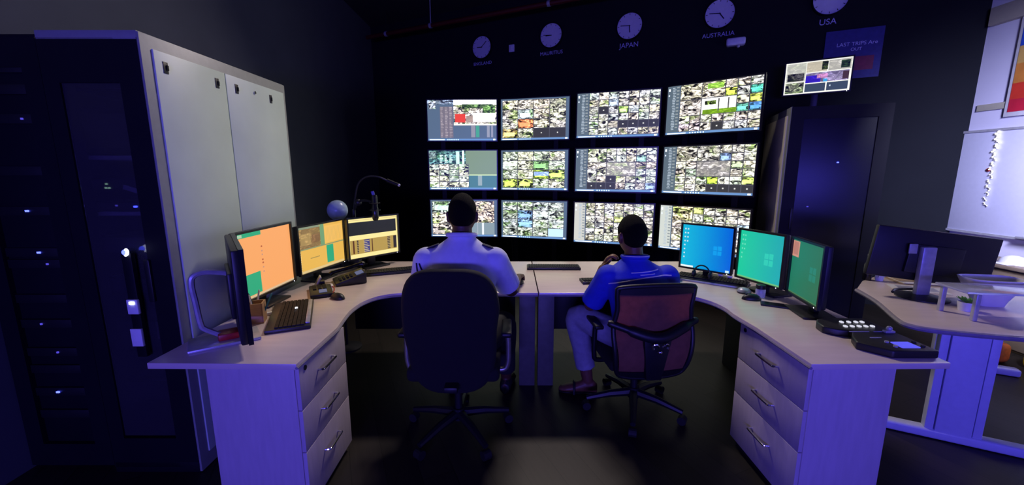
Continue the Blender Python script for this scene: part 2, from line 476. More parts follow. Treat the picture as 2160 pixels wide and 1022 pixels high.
GREEN = [(.85, 1.0, .85), (.95, 1.0, .8), (.8, 1.0, .9), (1.0, 1.0, .9)]
SLATE = (.045, .07, .11)
def taskbar(c=(.07, .14, .28)):
    o = [(0, 0, 1, .045, c, 0), (.02, .012, .24, .03, (.8, .88, 1.0), 0)]
    for i in range(6): o.append((.28 + i * .03, .01, .295 + i * .03, .032, (.5, .7, .9), 0))
    o.append((.95, .008, .98, .04, (1, 1, 1), 0))
    return o
def sidebar(c=(.05, .07, .09), w=.145):
    o = [(0, .045, w, 1, c, 0)]
    for i in range(26):
        y = .95 - i * .034
        o.append((.055 + rng.uniform(0, .01), y, .055 + rng.uniform(.03, .045), y + .017, (.22, .26, .30), 0))
        if i % 2 == 0: o.append((.105, y, .135, y + .03, (.14, .16, .17), 0))
    o += [(.012, .9, .03, .95, (.7, .8, .95), 0), (.012, .8, .025, .83, (.5, .6, .8), 0)]
    return o
def text_columns(x0, x1, y0, y1, n, rows, c=(.24, .22, .26), bgc=None):
    o = []
    if bgc: o.append((x0, y0, x1, y1, bgc, 0))
    cw = (x1 - x0) / n
    for i in range(n):
        for j in range(rows):
            y = y0 + (y1 - y0) * (j + .2) / rows; k = rng.uniform(.6, 1.1)
            o.append((x0 + i * cw + cw * .15, y, x0 + i * cw + cw * rng.uniform(.5, .85), y + (y1 - y0) / rows * .55, tuple(q * k for q in c), 0))
    return o

def tv_tiles(col, row):
    B = [(0, 0, 1, 1, SLATE, 0)]
    if (col, row) == (0, 0):
        B += [(0, .9, .38, 1, (.25, .33, .5), 1), (.02, .78, .12, .97, (.55, .65, .8), 1)]
        B += text_columns(.18, .37, .07, .84, 3, 20, (.22, .19, .21), (.09, .08, .10))
        B += [(.38, .38, 1, 1, (.95, .9, .88), 1), (.38, .88, 1, 1, (1.2, 1.2, 1.2), 0), (.5, .80, .95, .9, (.12, .22, .08), 1), (.8, .66, .98, .86, (.2, .42, .12), 1),
              (.40, .45, .55, .66, (.38, .03, .015), 0), (.56, .45, .80, .62, (.28, .21, .18), .35), (.66, .46, .98, .68, (1.2, 1.15, 1.2), .3), (.38, .38, 1, .41, (.9, .7, .5), 0)]
        B += [(.63, .08, .69, .37, (.14, .14, .17), 0), (.70, .08, .75, .37, (.03, .17, .12), 0), (.86, .08, .90, .37, (.15, .16, .2), 0), (.92, .08, .95, .37, (.14, .15, .2), 0)]
    elif (col, row) == (1, 0):
        B += grid(.02, .05, .955, .97, 4, 4, WARM, black={(2, 3), (3, 3)}, special={(1, 2): (1.0, .33, .14), (1, 1): (.7, .85, 1.0), (0, 3): (1.0, .75, .3)})
    elif (col, row) == (2, 0):
        B += sidebar(); B += grid(.15, .05, 1, 1, 7, 6, WARM + COOL, black={(1, 2), (3, 4), (4, 4), (5, 4), (6, 4)}, special={(3, 2): (.7, 1.0, .35), (2, 1): (.6, .75, 1.0)})
    elif (col, row) == (3, 0):
        B += sidebar()
        B += grid(.15, .05, 1, 1, 7, 6, WARM + [(1, .85, .95)], black={(3, 5)},
                  big=[(0, 0, 2, 2, (.9, .85, .75), 1), (2, 0, 2, 2, (1.0, .93, .8), 1), (0, 2, 2, 2, (.95, .88, .82), 1), (2, 2, 3, 2, (1.1, 1.1, 1.05), .25)],
                  special={(4, 1): (.75, .95, .12), (6, 1): (.1, .6, .45), (6, 2): (.75, .9, .15), (6, 3): (.12, .35, 1.0), (5, 3): (.2, .7, .6)})
        B += [(.41, .37, .76, .46, (.13, .26, .01), .5), (.43, .55, .55, .63, (.25, .4, .1), 1), (.57, .42, .585, .66, (.05, .05, .05), 0), (.67, .46, .685, .66, (.05, .05, .05), 0), (.45, .86, .62, .96, (.25, .5, .06), .6)]
    elif (col, row) == (0, 1):
        B = [(0, 0, 1, 1, (.06, .16, .20), 0), (0, .66, .56, 1, (.12, .30, .32), 1), (0, .8, .1, .98, (.4, .6, .6), 1)]
        B += text_columns(.15, .36, .68, .9, 3, 8, (.55, .8, .75)); B += [(.40, .66, .45, .98, (.35, .55, .5), 0), (.49, .66, .52, 1, (.55, .8, .7), 0)]
        B += [(.54, .36, 1, 1, (.10, .145, .085), 0), (.54, .36, 1, .39, (.3, .38, .2), 0), (.54, .05, 1, .36, (.035, .10, .11), 0), (.72, .1, .78, .36, (.15, .2, .2), 0)]
        B += grid(0, .05, .585, .66, 4, 4, GREEN)
    elif (col, row) == (1, 1):
        B += grid(.02, .05, .955, .97, 4, 4, GREEN, special={(2, 2): (.6, .85, .12), (3, 2): (.65, .9, .2), (0, 3): (.6, .8, .15), (1, 3): (.65, .85, .2), (2, 1): (.3, .6, .25)})
        B += [(.5, .36, .72, .46, (.35, .5, 1.0), .6)]
    elif (col, row) == (2, 1):
        B += sidebar()
        B += grid(.15, .05, 1, 1, 7, 6, WARM + COOL, black={(0, 5), (1, 5), (2, 5), (2, 4)},
                  big=[(0, 0, 2, 2, (.8, .85, .72), 1), (2, 2, 3, 2, (.5, .48, .47), .75), (0, 2, 2, 1, (1.0, .95, .9), 1)], special={(2, 2): (1.0, .85, .1), (5, 1): (.4, .7, .75), (6, 5): (.4, .55, 1.0)})
    elif (col, row) == (3, 1):
        B += sidebar()
        B += grid(.15, .05, 1, 1, 7, 6, GREEN + WARM, black={(3, 5), (4, 5), (5, 5), (6, 5)},
                  big=[(0, 0, 2, 2, (.7, .68, .6), 1), (2, 0, 2, 2, (.85, .85, .78), 1), (2, 2, 3, 2, (.42, .40, .40), .75)],
                  special={(3, 4): (.6, .9, .1), (6, 4): (.75, .95, .25), (4, 1): (.3, .45, .9), (5, 2): (.5, .6, .4)})
    elif (col, row) == (0, 2):
        B += grid(.02, .05, .96, .97, 3, 3, WARM, big=[(2, 0, 1, 2, (1.0, .85, .75), 1)], special={(0, 0): (.5, .65, .6)})
        B += [(.6, .05, .96, .38, (.12, .16, .18), 0), (.77, .05, .8, .38, (.4, .42, .45), 0), (.7, .05, .71, .38, (.2, .22, .25), 0)]
    elif (col, row) == (1, 2):
        B += grid(.02, .05, .955, .97, 4, 4, COOL, special={(1, 1): (.25, .45, .9), (1, 2): (.3, .55, 1.0)}, big=[(3, 3, 1, 1, (.3, .42, .6), 0)])
    elif (col, row) == (2, 2):
        B += sidebar((.3, .3, .28), .14); B += grid(.15, .05, 1, 1, 7, 6, WARM, special={(3, 2): (.85, 1.0, .35)})
    else:
        B += sidebar((.3, .32, .3), .14)
        B += grid(.15, .05, 1, 1, 7, 6, WARM, big=[(0, 0, 2, 2, (1.0, .9, .6), 1)], special={(2, 0): (.8, .9, .3), (6, 2): (.5, .7, 1.0), (6, 3): (.6, .75, 1.0)})
    return B + taskbar()

# ------------------------------------------------------------------ room shell
WA = math.atan2(-0.435, 0.9)
wdir = Vector((0.9, -0.435, 0)).normalized(); wn = Vector((-wdir.y * -1, -wdir.x, 0)) * 1.0
wn = Vector((wdir.y, -wdir.x, 0))               # towards the room
W0 = Vector((-0.483, 6.67, 0))
def wallpt(x, z, off=0.0):
    t = (x - W0.x) / wdir.x
    p = W0 + wdir * t
    return Vector((p.x, p.y, z)) + wn * off
CZ = 3.95
XL, XR, YB = -2.46, 4.58, -4.2
cornerL = wallpt(XL, 0); cornerR = wallpt(XR, 0)
struct(MB().prism([(XL - .2, YB - .2), (XR + .2, YB - .2), (XR + .2, cornerR.y + .4), (XL - .2, cornerL.y + .4)], -0.1, 0.0).build('floor', 'floor'))
struct(MB().prism([(XL - .2, YB - .2), (XR + .2, YB - .2), (XR + .2, cornerR.y + .4), (XL - .2, cornerL.y + .4)], CZ, CZ + .1).build('ceiling', 'ceil'))
a = cornerL - wdir * .3; b = cornerR + wdir * .0
struct(MB().prism([(a.x, a.y), (b.x, b.y), ((b - wn * .15).x, (b - wn * .15).y), ((a - wn * .15).x, (a - wn * .15).y)], 0, CZ).build('wall_back', 'wall_dark'))
struct(MB().box(((XL - .1), (YB + cornerL.y) / 2, CZ / 2), (.2, cornerL.y - YB + .4, CZ)).build('wall_left', 'wall_grey'))
struct(MB().box(((XR + .1), (YB + cornerR.y) / 2, CZ / 2), (.2, cornerR.y - YB + .3, CZ)).build('wall_right', 'wall_light'))
struct(MB().box(((XL + XR) / 2, YB - .1, CZ / 2), (XR - XL, .2, CZ)).build('wall_rear', 'wall_dark'))
struct(MB().box((XR - .03, (YB + cornerR.y) / 2 - .02, 2.93), (.06, cornerR.y - YB - .06, .16)).build('trim_1', 'cream', bevel=.006))
struct(MB().box((XR - .008, (YB + cornerR.y) / 2 - .02, 2.10), (.016, cornerR.y - YB - .06, .06)).build('trim_2', 'cream', bevel=.003))

# ------------------------------------------------------------------ desks
def outline(pts_in): return [(p[0], p[1]) for p in pts_in]
curveL = catmull([(-.868, 1.92, 0), (-.893, 2.08, 0), (-.902, 2.2, 0), (-.885, 2.33, 0), (-.82, 2.445, 0), (-.69, 2.505, 0), (-.5, 2.51, 0), (-.3, 2.507, 0)], 5)
outL = [(-1.478, 1.54), (-.868, 1.53)] + outline(curveL) + [(.166, 2.505), (.166, 3.42), (-1.15, 3.42), (-1.478, 3.1)]
curveR = catmull([(1.215, 1.92, 0), (1.205, 2.1, 0), (1.212, 2.22, 0), (1.185, 2.34, 0), (1.11, 2.44, 0), (.97, 2.495, 0), (.8, 2.51, 0), (.6, 2.507, 0)], 5)
outR = [(1.776, 1.54), (1.205, 1.53)] + outline(curveR) + [(.173, 2.505), (.173, 3.42), (1.45, 3.42), (1.776, 3.1)]
def desk(name, label, out, sgn, legx, ped_x):
    t = thing(name, label, 'desk')
    MB().prism(out, .709, .735).build('desktop', 'lam', t, bevel=.0025, seg=2)
    c = Vector((sum(p[0] for p in out) / len(out), sum(p[1] for p in out) / len(out), 0))
    n = len(out)
    # dark plastic edging along the curved inner edge
    inner = out[1:-3]
    MB().tube([(p[0], p[1], .7165) for p in inner], .0065, 6).build('edge_band', 'edge', t, smooth=True)
    MB().box((legx, 2.70, .353), (.11, .05, .706)).build('leg', 'leg_grey', t, bevel=.003)
    MB().box((legx - sgn * .005, 3.1, .353), (.03, .56, .706)).build('end_panel', 'leg_grey', t, bevel=.003)
    x0, x1 = sorted((legx + sgn * .08, sgn * 1.2))
    MB().box(((x0 + x1) / 2, 2.98, .505), (x1 - x0, .018, .40)).build('modesty_panel', 'panel_black', t, bevel=.002)
    xs = ped_x + sgn * .30
    MB().box((xs - sgn * .02, 2.72, .353), (.022, .62, .706)).build('side_panel', 'panel_black', t, bevel=.002)
    return t
deskL = desk('curved_desk', 'pale laminate curved corner desk on the left, carrying the orange-lit monitors', outL, -1, .105, -1.12)
deskR = desk('curved_desk', 'pale laminate curved corner desk on the right, carrying the green-lit monitors', outR, 1, .235, 1.40)

def pedestal(label, x0, x1, y0, y1, sgn):
    """sgn: side on which drawers face (+1 = +X)."""
    t = thing('drawer_pedestal', label, 'drawer unit', ((x0 + x1) / 2, (y0 + y1) / 2, 0))
    w, d = x1 - x0, y1 - y0
    MB().box((-sgn * .009, 0, .372), (w - .02, d, .664)).build('body', 'lam_v', t, bevel=.003)
    MB().box((0, 0, .02), (w - .05, d - .05, .04)).build('plinth', 'panel_black', t)
    fx = sgn * (w / 2 - .009)
    for z0, z1 in ((.51, .70), (.315, .506), (.045, .311)):
        dr = MB().box((fx, 0, (z0 + z1) / 2), (.018, d - .004, z1 - z0)).build('drawer', 'lam_v', t, bevel=.002)
        hz = z1 - .085 if z1 - z0 < .2 else z1 - .10
        xx = fx + sgn * .009
        MB().tube(catmull([(xx, -.07, hz), (xx + sgn * .02, -.066, hz), (xx + sgn * .024, -.05, hz), (xx + sgn * .024, .05, hz), (xx + sgn * .02, .066, hz), (xx, .07, hz)], 4), .0055, 8).build('handle', 'chrome', dr, smooth=True)
    yl = -sgn * 0 + (-d / 2 + .05 if sgn > 0 else d / 2 - .05)
    MB().cyl((fx + sgn * .004, yl, .68), (fx + sgn * .013, yl, .68), .011, n=14).build('lock', 'black', t)
    return t
pedestal('violet-lit drawer pedestal with three drawers under the near end of the left desk', -1.262, -.878, 1.56, 2.02, 1)
pedestal('violet-lit drawer pedestal with three drawers under the near end of the right desk', 1.222, 1.582, 1.56, 2.07, -1)

# ------------------------------------------------------------------ video wall
fr = thing('video_wall_frame', 'black steel frame standing behind the twelve wall screens', 'frame')
cols = [((-1.11, 5.55), (-.20, 5.53)), ((-.145, 5.51), (.715, 5.27)), ((.785, 5.12), (1.675, 4.80)), ((1.72, 4.72), (2.405, 4.09))]
zrows = [(1.895, 2.405), (1.255, 1.762), (.615, 1.11)]
COLN = ['leftmost column', 'second column from left', 'third column from left', 'rightmost column']
ROWN = ['top row', 'middle row', 'bottom row']
WHAT = {(0, 0): 'tables beside a red block', (1, 0): 'one orange camera picture', (2, 0): 'a black strip of tiles',
        (3, 0): 'a green lawn picture', (0, 1): 'an olive panel at right', (1, 1): 'lime green patches',
        (2, 1): 'a black corner block', (3, 1): 'a grey road picture', (0, 2): 'a head before it',
        (1, 2): 'bluish camera pictures', (2, 2): 'dense cream tiles', (3, 2): 'monitors before it'}
for ci, ((xl, yl), (xr, yr)) in enumerate(cols):
    rz = math.atan2(yr - yl, xr - xl); W = math.hypot(xr - xl, yr - yl)
    cx, cy = (xl + xr) / 2, (yl + yr) / 2
    back = Vector((-math.sin(rz), math.cos(rz), 0))
    for s in (-1, 1):
        p = Vector((cx, cy, 0)) + Vector((math.cos(rz), math.sin(rz), 0)) * s * W * .3 + back * .115
        MB().box((p.x, p.y, 1.22), (.06, .04, 2.44), rz=rz).build('post', 'rack', fr)
        MB().box((p.x, p.y, .015), (.16, .14, .03), rz=rz).build('foot', 'rack', fr)
    for z0, z1 in zrows:
        p = Vector((cx, cy, 0)) + back * .085
        MB().box((p.x, p.y, (z0 + z1) / 2), (W * .9, .02, .05), rz=rz).build('rail', 'rack', fr)
    for ri, (z0, z1) in enumerate(zrows):
        t = thing('wall_screen', 'wall screen, %s, %s, with %s' % (ROWN[ri], COLN[ci], WHAT[(ci, ri)]), 'screen', (cx, cy, (z0 + z1) / 2), rz, 'video wall screens')
        h = z1 - z0
        bz = .014
        MB().box((0, .036, 0), (W + .01, .066, h + .02)).build('housing', 'black', t, bevel=.006)
        f = MB()
        ow, oh = W + .022, h + .03
        f.box((0, .001, oh / 2 - bz / 2), (ow, .018, bz)); f.box((0, .001, -oh / 2 + bz / 2), (ow, .018, bz))
        f.box((ow / 2 - bz / 2, .001, 0), (bz, .018, oh - 2 * bz)); f.box((-ow / 2 + bz / 2, .001, 0), (bz, .018, oh - 2 * bz))
        f.build('bezel', 'bezel', t)
        screen_object('picture', ow - 2 * bz, oh - 2 * bz, tv_tiles(ci, ri), 'tv', t, (0, 0.002, 0))

# ------------------------------------------------------------------ clocks on the back wall
for i, (x, z, name, hm) in enumerate([(-.45, 3.352, 'ENGLAND', (9.1, 8)), (.56, 3.372, 'MAURITIUS', (9.0, 46)), (1.53, 3.342, 'JAPAN', (5.8, 46)), (2.47, 3.33, 'AUSTRALIA', (4.75, 46)), (3.43, 3.318, 'USA', (2.75, 46))]):
    p = wallpt(x, z, .002)
    t = thing('wall_clock', 'round pale wall clock with lettering %s beneath it' % name, 'clock', p, WA, 'world time clocks')
    MB().lathe([(.172, 0), (.172, .03), (.162, .038), (.158, .036)], n=40)
    cl = MB(); cl.lathe([(.172, 0), (.172, .028), (.166, .036), (.158, .036), (.156, .026)], n=40)
    o = cl.build('case', 'rack', t, smooth=True); o.rotation_euler = (R(90), 0, 0)
    o = MB().lathe([(.157, .005), (.157, .0265)], n=40).build('dial', 'clock_face', t); o.rotation_euler = (R(90), 0, 0)
    tk = MB()
    for k in range(12):
        a = k * math.pi / 6
        tk.box((0, -.0275, 0), (.006, .002, .02), Matrix.Rotation(a, 4, 'Y') @ Matrix.Translation((0, 0, .14)))
    tk.build('hour_mark', 'black', t)
    ha = 2 * math.pi * hm[0] / 12; ma = 2 * math.pi * hm[1] / 60
    MB().box((0, 0, .035), (.011, .003, .09)).build('hour_hand', 'black', t).matrix_local = Matrix.Translation((0, -.030, 0)) @ Matrix.Rotation(ha, 4, 'Y')
    MB().box((0, 0, .05), (.008, .003, .125)).build('minute_hand', 'black', t).matrix_local = Matrix.Translation((0, -.034, 0)) @ Matrix.Rotation(ma, 4, 'Y')
    lettering('lettering', name, .068 if len(name) > 5 else .085, 'text', t, (0, -.004, -.228))

p = wallpt(0.0, 3.28, .001)
t = thing('wall_plate', 'small square pale plate on the wall between two clocks', 'wall plate', p, WA)
MB().box((0, -.01, 0), (.085, .02, .10)).build('plate', 'clock_face', t, bevel=.004)
MB().box((0, -.0225, 0), (.03, .006, .045)).build('switch', 'white', t, bevel=.002)
p = wallpt(2.645, 2.985, .001)
t = thing('wall_sensor', 'white rounded box mounted below the AUSTRALIA clock', 'sensor', p, WA)
MB().box((0, -.05, 0), (.20, .10, .085)).build('housing', 'white', t, bevel=.022, seg=4)
MB().sphere((.03, -.06, -.05), (.02, .02, .018), 12, 8).build('lens', 'silver', t, smooth=True)
MB().box((0, -.004, .03), (.06, .008, .10)).build('bracket', 'rack', t)
# poster
p = wallpt(3.655, 2.735, .001)
t = thing('wall_poster', 'dark blue printed poster on the back wall behind the small monitor', 'poster', p, WA)
MB().box((0, -.004, 0), (.50, .008, .50)).build('sheet', 'poster', t)
MB().box((.06, -.0095, -.10), (.26, .003, .14)).build('printed_block', 'poster_red', t)
lettering('lettering', 'LAST TRIPS Are', .052, 'text', t, (.03, -.009, .10), depth=.0008)
lettering('lettering', 'OUT', .045, 'text', t, (.03, -.009, .045), depth=.0008)

# ------------------------------------------------------------------ red sprinkler pipe
t = thing('sprinkler_pipe', 'dark red sprinkler pipe hanging below the ceiling', 'pipe')
P = lambda k: Vector((-.88, 6.3, 3.6)) + wdir * k
MB().tube([P(-1.6), P(5.0)], .032, 12).build('pipe', 'redpipe', t, smooth=True)
for k in (-1.2, -.35, 1.5, 3.2):
    q = P(k)
    MB().tube([q, (q.x, q.y, CZ)], .008, 6).build('hanger', 'silver' if k > -.5 else 'rack', t)
    MB().tube([q - wdir * .02, q + wdir * .02], .037, 12).build('clamp', 'silver', t)

# ------------------------------------------------------------------ server racks
def side_panels(t, x, y0, y1, seam, H, sgn, latches, lock):
    """Steel side (facing sgn*X) split in two lift-off panels."""
    MB().box((x - sgn * .004, (y0 + y1) / 2, H / 2), (.012, y1 - y0, H - .01)).build('side_frame', 'rack_frame', t, bevel=.002)
    for a_, b_ in ((y0 + .055, seam - .003), (seam + .003, y1 - .03)):
        pn = MB().box((x + sgn * .004, (a_ + b_) / 2, (H - .06 + .08) / 2), (.010, b_ - a_, H - .14)).build('side_panel', 'rack_side', t, bevel=.002)
        for ly in [q for q in latches if a_ < q < b_]:
            MB().box((x + sgn * .0095, ly, H - .125), (.004, .026, .05)).build('latch', 'black', pn, bevel=.001)
            MB().box((x + sgn * .0125, ly + .006, H - .125), (.006, .010, .022)).build('latch_tab', 'blackgloss', pn)
        if a_ < lock < b_:
            MB().cyl((x + sgn * .009, lock, H - .115), (x + sgn * .0145, lock, H - .115), .009, n=12).build('lock', 'chrome', pn)
H = 2.08
rA = thing('server_rack', 'tall black server rack with pale steel side panels behind the left desk', 'server rack')
ax0, ax1, ay0, ay1 = -2.0, -1.572, 1.83, 2.94
MB().box(((ax0 + ax1) / 2, (ay0 + ay1) / 2, H - .02), (ax1 - ax0, ay1 - ay0, .04)).build('top', 'rack_frame', rA, bevel=.004)
MB().box(((ax0 + ax1) / 2, (ay0 + ay1) / 2, .03), (ax1 - ax0, ay1 - ay0, .06)).build('base', 'rack', rA, bevel=.004)
MB().box(((ax0 + ax1) / 2, ay1 - .01, H / 2), (ax1 - ax0 - .02, .02, H - .1)).build('rear_panel', 'rack', rA)
MB().box((ax0 + .006, (ay0 + ay1) / 2, H / 2), (.012, ay1 - ay0 - .04, H - .1)).build('inner_wall', 'rack', rA)
side_panels(rA, ax1 + .006, ay0 + .0, ay1, 2.335, H, 1, (1.94, 2.265, 2.42, 2.75), 2.585)
dr = MB()
for cx, w in ((ax0 + .035, .07), (ax1 - .05, .10)):
    dr.box((cx, ay0 + .012, H / 2), (w, .024, H - .06))
dr.box(((ax0 + ax1) / 2 - .015, ay0 + .012, H - .12), (ax1 - ax0 - .17, .024, .18)); dr.box(((ax0 + ax1) / 2 - .015, ay0 + .012, .11), (ax1 - ax0 - .17, .024, .16))
door = dr.build('door', 'rack', rA)
MB().box(((ax0 + ax1) / 2 - .015, ay0 + .012, H / 2), (ax1 - ax0 - .17, .006, H - .40)).build('glass', 'glass_clear', door)
xg = (ax0 + ax1) / 2 - .015
MB().box((ax1 - .10, ay0 - .006, 1.00), (.026, .014, .20)).build('handle', 'black', door, bevel=.004)
# equipment seen through the glass
for z, h_, m_ in ((1.56, .018, 'silver'), (1.30, .018, 'silver')):
    MB().box((xg, ay0 + .35, z), (.32, .5, h_)).build('shelf', m_, rA)
def unit(z, h_, leds):
    u = MB().box((xg, ay0 + .32, z), (.31, .46, h_)).build('equipment_unit', 'rack', rA, bevel=.003)
    MB().box((xg, ay0 + .087, z), (.30, .006, h_ * .75)).build('faceplate', 'black', u)
    for lx, lz, m_ in leds:
        MB().box((lx, ay0 + .082, z + lz), (.007, .006, .007)).build('indicator', m_, u)
unit(1.68, .20, []); unit(1.90, .10, [])
unit(1.44, .05, [(xg - .08, 0, 'led_green'), (xg - .085, -.018, 'led_green'), (xg - .07, -.018, 'led_green')])
unit(1.335, .045, [(xg + .035, .0, 'led_blue'), (xg + .042, .0, 'led_blue'), (xg - .05, .005, 'led_dim')])
unit(1.15, .09, []); unit(.95, .09, []); unit(.70, .18, []); unit(.40, .13, [])
o = MB().box((0, 0, 0), (.11, .012, .02)).build('tilted_tray', 'silver', rA); o.location = (xg + .06, ay0 + .075, 1.41); o.rotation_euler = (0, R(18), 0)
# made-up strip on the door post; its glowing white parts imitate reflections
ps = thing('reflection_strip', 'dark strip on the server rack door with glowing white marks imitating reflections', 'reflection', (-1.735, ay0 - .004, 0))
MB().box((-.01, -.012, .885), (.045, .022, .50)).build('housing', 'rack', ps, bevel=.003)
sk = MB().box((-.005, -.030, .885), (.05, .016, .07)).build('glint_plate', 'white', ps, bevel=.004)
MB().box((-.002, -.040, .905), (.022, .006, .012)).build('glint_mark', 'led_white', sk)
MB().box((-.012, -.028, .735), (.05, .012, .085)).build('label_card', 'white', ps, bevel=.001)
rk = MB().tube(catmull([(-.005, -.03, 1.125), (.008, -.034, 1.132), (.012, -.035, 1.147), (.002, -.033, 1.155)], 4), [.003] + [.006] * 11 + [.003], 8).build('glint_ring', 'led_white', ps, smooth=True)
MB().sphere((-.002, -.03, 1.14), .013, 12, 8).build('lamp', 'led_blue', ps, smooth=True)

rB = thing('server_rack', 'black server rack with scattered blue lights at the left edge', 'server rack')
bx0, bx1 = -2.45, -2.03
MB().box(((bx0 + bx1) / 2, 2.41, H / 2), (bx1 - bx0, 1.06, H)).build('body', 'rack', rB, bevel=.006)
f = MB()
for cx in (bx0 + .04, bx1 - .04): f.box((cx, 1.868, H / 2), (.08, .024, H - .04))
f.box(((bx0 + bx1) / 2, 1.868, H - .08), (bx1 - bx0 - .16, .024, .12)); f.box(((bx0 + bx1) / 2, 1.868, .08), (bx1 - bx0 - .16, .024, .12))
f.build('door_frame', 'rack', rB)
for k, z in enumerate([.30, .42, .54, .63, .775, .90, 1.07, 1.125, 1.319, 1.50, 1.726, 1.85, 1.94]):
    u = MB().box((-2.235, 1.874, z), (.26, .016, .042)).build('equipment_unit', 'black', rB, bevel=.002)
    led = {.63: (-2.213, 'led_dim'), .775: (-2.264, 'led_dim'), 1.07: (-2.177, 'led_dim'), 1.125: (-2.206, 'led_blue'), 1.319: (-2.221, 'led_blue'), 1.726: (-2.16, 'led_dim'), .42: (-2.252, 'led_blue')}.get(z)
    if led:
        MB().box((led[0], 1.864, z), (.014 if led[1] == 'led_blue' else .008, .006, .008)).build('indicator', led[1], u)
u = MB().box((-2.17, 1.864, 1.985), (.06, .012, .03)).build('top_display', 'lcd_dim', rB)

ph = R(-20)
rC = thing('server_rack', 'dark blue-lit server rack with pale side panel right of the video wall', 'server rack', (2.58, 3.91, 0), ph)
cw_, cd_ = .75, .98
MB().box((cw_ / 2, cd_ / 2 + .01, H / 2), (cw_ - .02, cd_ - .03, H - .004)).build('body', 'rack', rC, bevel=.004)
MB().box((.0, cd_ / 2, H / 2), (.012, cd_, H)).build('side_frame', 'rack_frame', rC, bevel=.002)
MB().box((-.009, cd_ / 2 + .02, H / 2), (.01, cd_ - .12, H - .14)).build('side_panel', 'rack_cream', rC, bevel=.002)
f = MB()
for cx in (.05, cw_ - .05): f.box((cx, -.003, H / 2), (.10, .03, H - .01))
f.box((cw_ / 2, -.003, H - .06), (cw_ - .2, .03, .11)); f.box((cw_ / 2, -.003, .06), (cw_ - .2, .03, .11))
dC = f.build('door', 'rack', rC)
MB().box((cw_ / 2, .0, H / 2), (cw_ - .2, .008, H - .22)).build('glass', 'glass_dark', dC)
MB().box((.085, -.026, 1.05), (.024, .016, .20)).build('handle', 'black', dC, bevel=.003)
for lx, lz, m_ in ((.40, 1.575, 'led_blue'), (.21, 1.17, 'led_dim'), (.375, .74, 'led_red')):
    MB().box((lx, -.010, lz), (.014, .006, .010)).build('indicator', m_, rC)

# ------------------------------------------------------------------ monitors
def monitor(label, left, right, z0, z1, tiles, gain='mon', bezel=.012, stand='plain', name='monitor', tilt=0, standmat='black', deskz=.735, off=.05, bd=.17):
    (xl, yl), (xr, yr) = left, right
    rz = math.atan2(yr - yl, xr - xl); W = math.hypot(xr - xl, yr - yl); h = z1 - z0
    cx, cy = (xl + xr) / 2, (yl + yr) / 2
    t = thing(name, label, 'monitor', (cx, cy, deskz), rz)
    zc = (z0 + z1) / 2 - deskz
    f = MB()
    f.box((0, 0, zc + h / 2 - bezel / 2), (W, .018, bezel)); f.box((0, 0, zc - h / 2 + bezel / 2), (W, .018, bezel))
    f.box((W / 2 - bezel / 2, 0, zc), (bezel, .018, h - 2 * bezel)); f.box((-W / 2 + bezel / 2, 0, zc), (bezel, .018, h - 2 * bezel))
    f.build('bezel', 'bezel', t)
    MB().box((0, .020, zc), (W - .004, .030, h - .004)).build('housing', 'black', t, bevel=.008)
    MB().box((0, .042, zc - .02), (W * .5, .02, h * .5)).build('back_cover', 'black', t, bevel=.006)
    screen_object('picture', W - 2 * bezel, h - 2 * bezel, tiles, gain, t, (0, .003, zc))
    if stand == 'plain':
        MB().box((0, .065, (zc + .02) / 2 + .005), (.06, .026, zc + .02)).build('stand_neck', standmat, t, bevel=.004)
        MB().box((0, off, .006), (.22, bd, .012)).build('stand_base', standmat, t, bevel=.004)
    elif stand == 'silver_arm':
        pts = catmull([(0, .05, zc + .06), (0, .12, zc + .075), (0, .165, zc + .065), (0, .178, zc + .03), (0, .172, zc - .06), (0, .165, .10), (0, .15, .07), (0, .08, .018)], 5)
        MB().tube(pts, .012, 8).build('stand_neck', 'silver', t, smooth=True)
        MB().box((0, .085, .007), (.17, .27, .014)).build('stand_base', 'silver', t, bevel=.005)
        MB().box((0, .07, .028), (.08, .08, .03)).build('hinge_cover', 'red', t, bevel=.006)
    MB().cyl((W / 2 - .03, -.010, zc - h / 2 + bezel / 2), (W / 2 - .03, -.0085, zc - h / 2 + bezel / 2), .003, n=8).build('power_light', 'led_white', t)
    return t

ORG = s2l((.98, .66, .40)); TEAL = s2l((.16, .66, .48)); YEL = s2l((.92, .72, .33))
tl1 = [(0, 0, 1, 1, ORG, 0), (0, .93, .42, 1, TEAL, 0), (.02, .94, .1, .985, (.4, .6, .4), 0), (.02, .04, .35, .37, TEAL, 0), (0, 0, 1, .03, (.7, .5, .3), 0)]
for k in range(8): tl1.append((.03, .07 + k * .036, .06, .085 + k * .036, (.4, .6, .45), 0))
for k, y in enumerate((.73, .66, .60, .52, .47, .40, .33)): tl1.append((.40, y, .425, y + .025, (.45, .10, .04) if k in (0, 3, 4) else (.6, .3, .2), 0))
tl2 = [(0, 0, 1, 1, YEL, 0), (0, .52, .46, .95, (.42, .26, .10), .45), (.05, .60, .25, .85, (.55, .36, .13), .3), (.28, .62, .44, .80, (.30, .16, .07), .3), (.46, .5, .55, 1, s2l((.45, .62, .45)), 0), (.0, .95, .45, 1, (.25, .3, .2), 0),
       (.0, .50, 1, .525, (.25, .30, .15), 0), (.58, .08, .74, .49, TEAL, 0), (.02, .0, .98, .05, (.75, .55, .25), 0), (.22, .28, .42, .30, (.4, .28, .08), 0), (.56, .55, .98, .94, s2l((.96, .75, .38)), 0)]
for k in range(9): tl2.append((.01, .05 + k * .05, .035, .075 + k * .05, (.9, .8, .5), 0))
for k in range(12): tl2.append((.6 + k * .03, .58, .605 + k * .03, .9, (.60, .40, .13), 0))
YB_ = s2l((1.0, .93, .62))
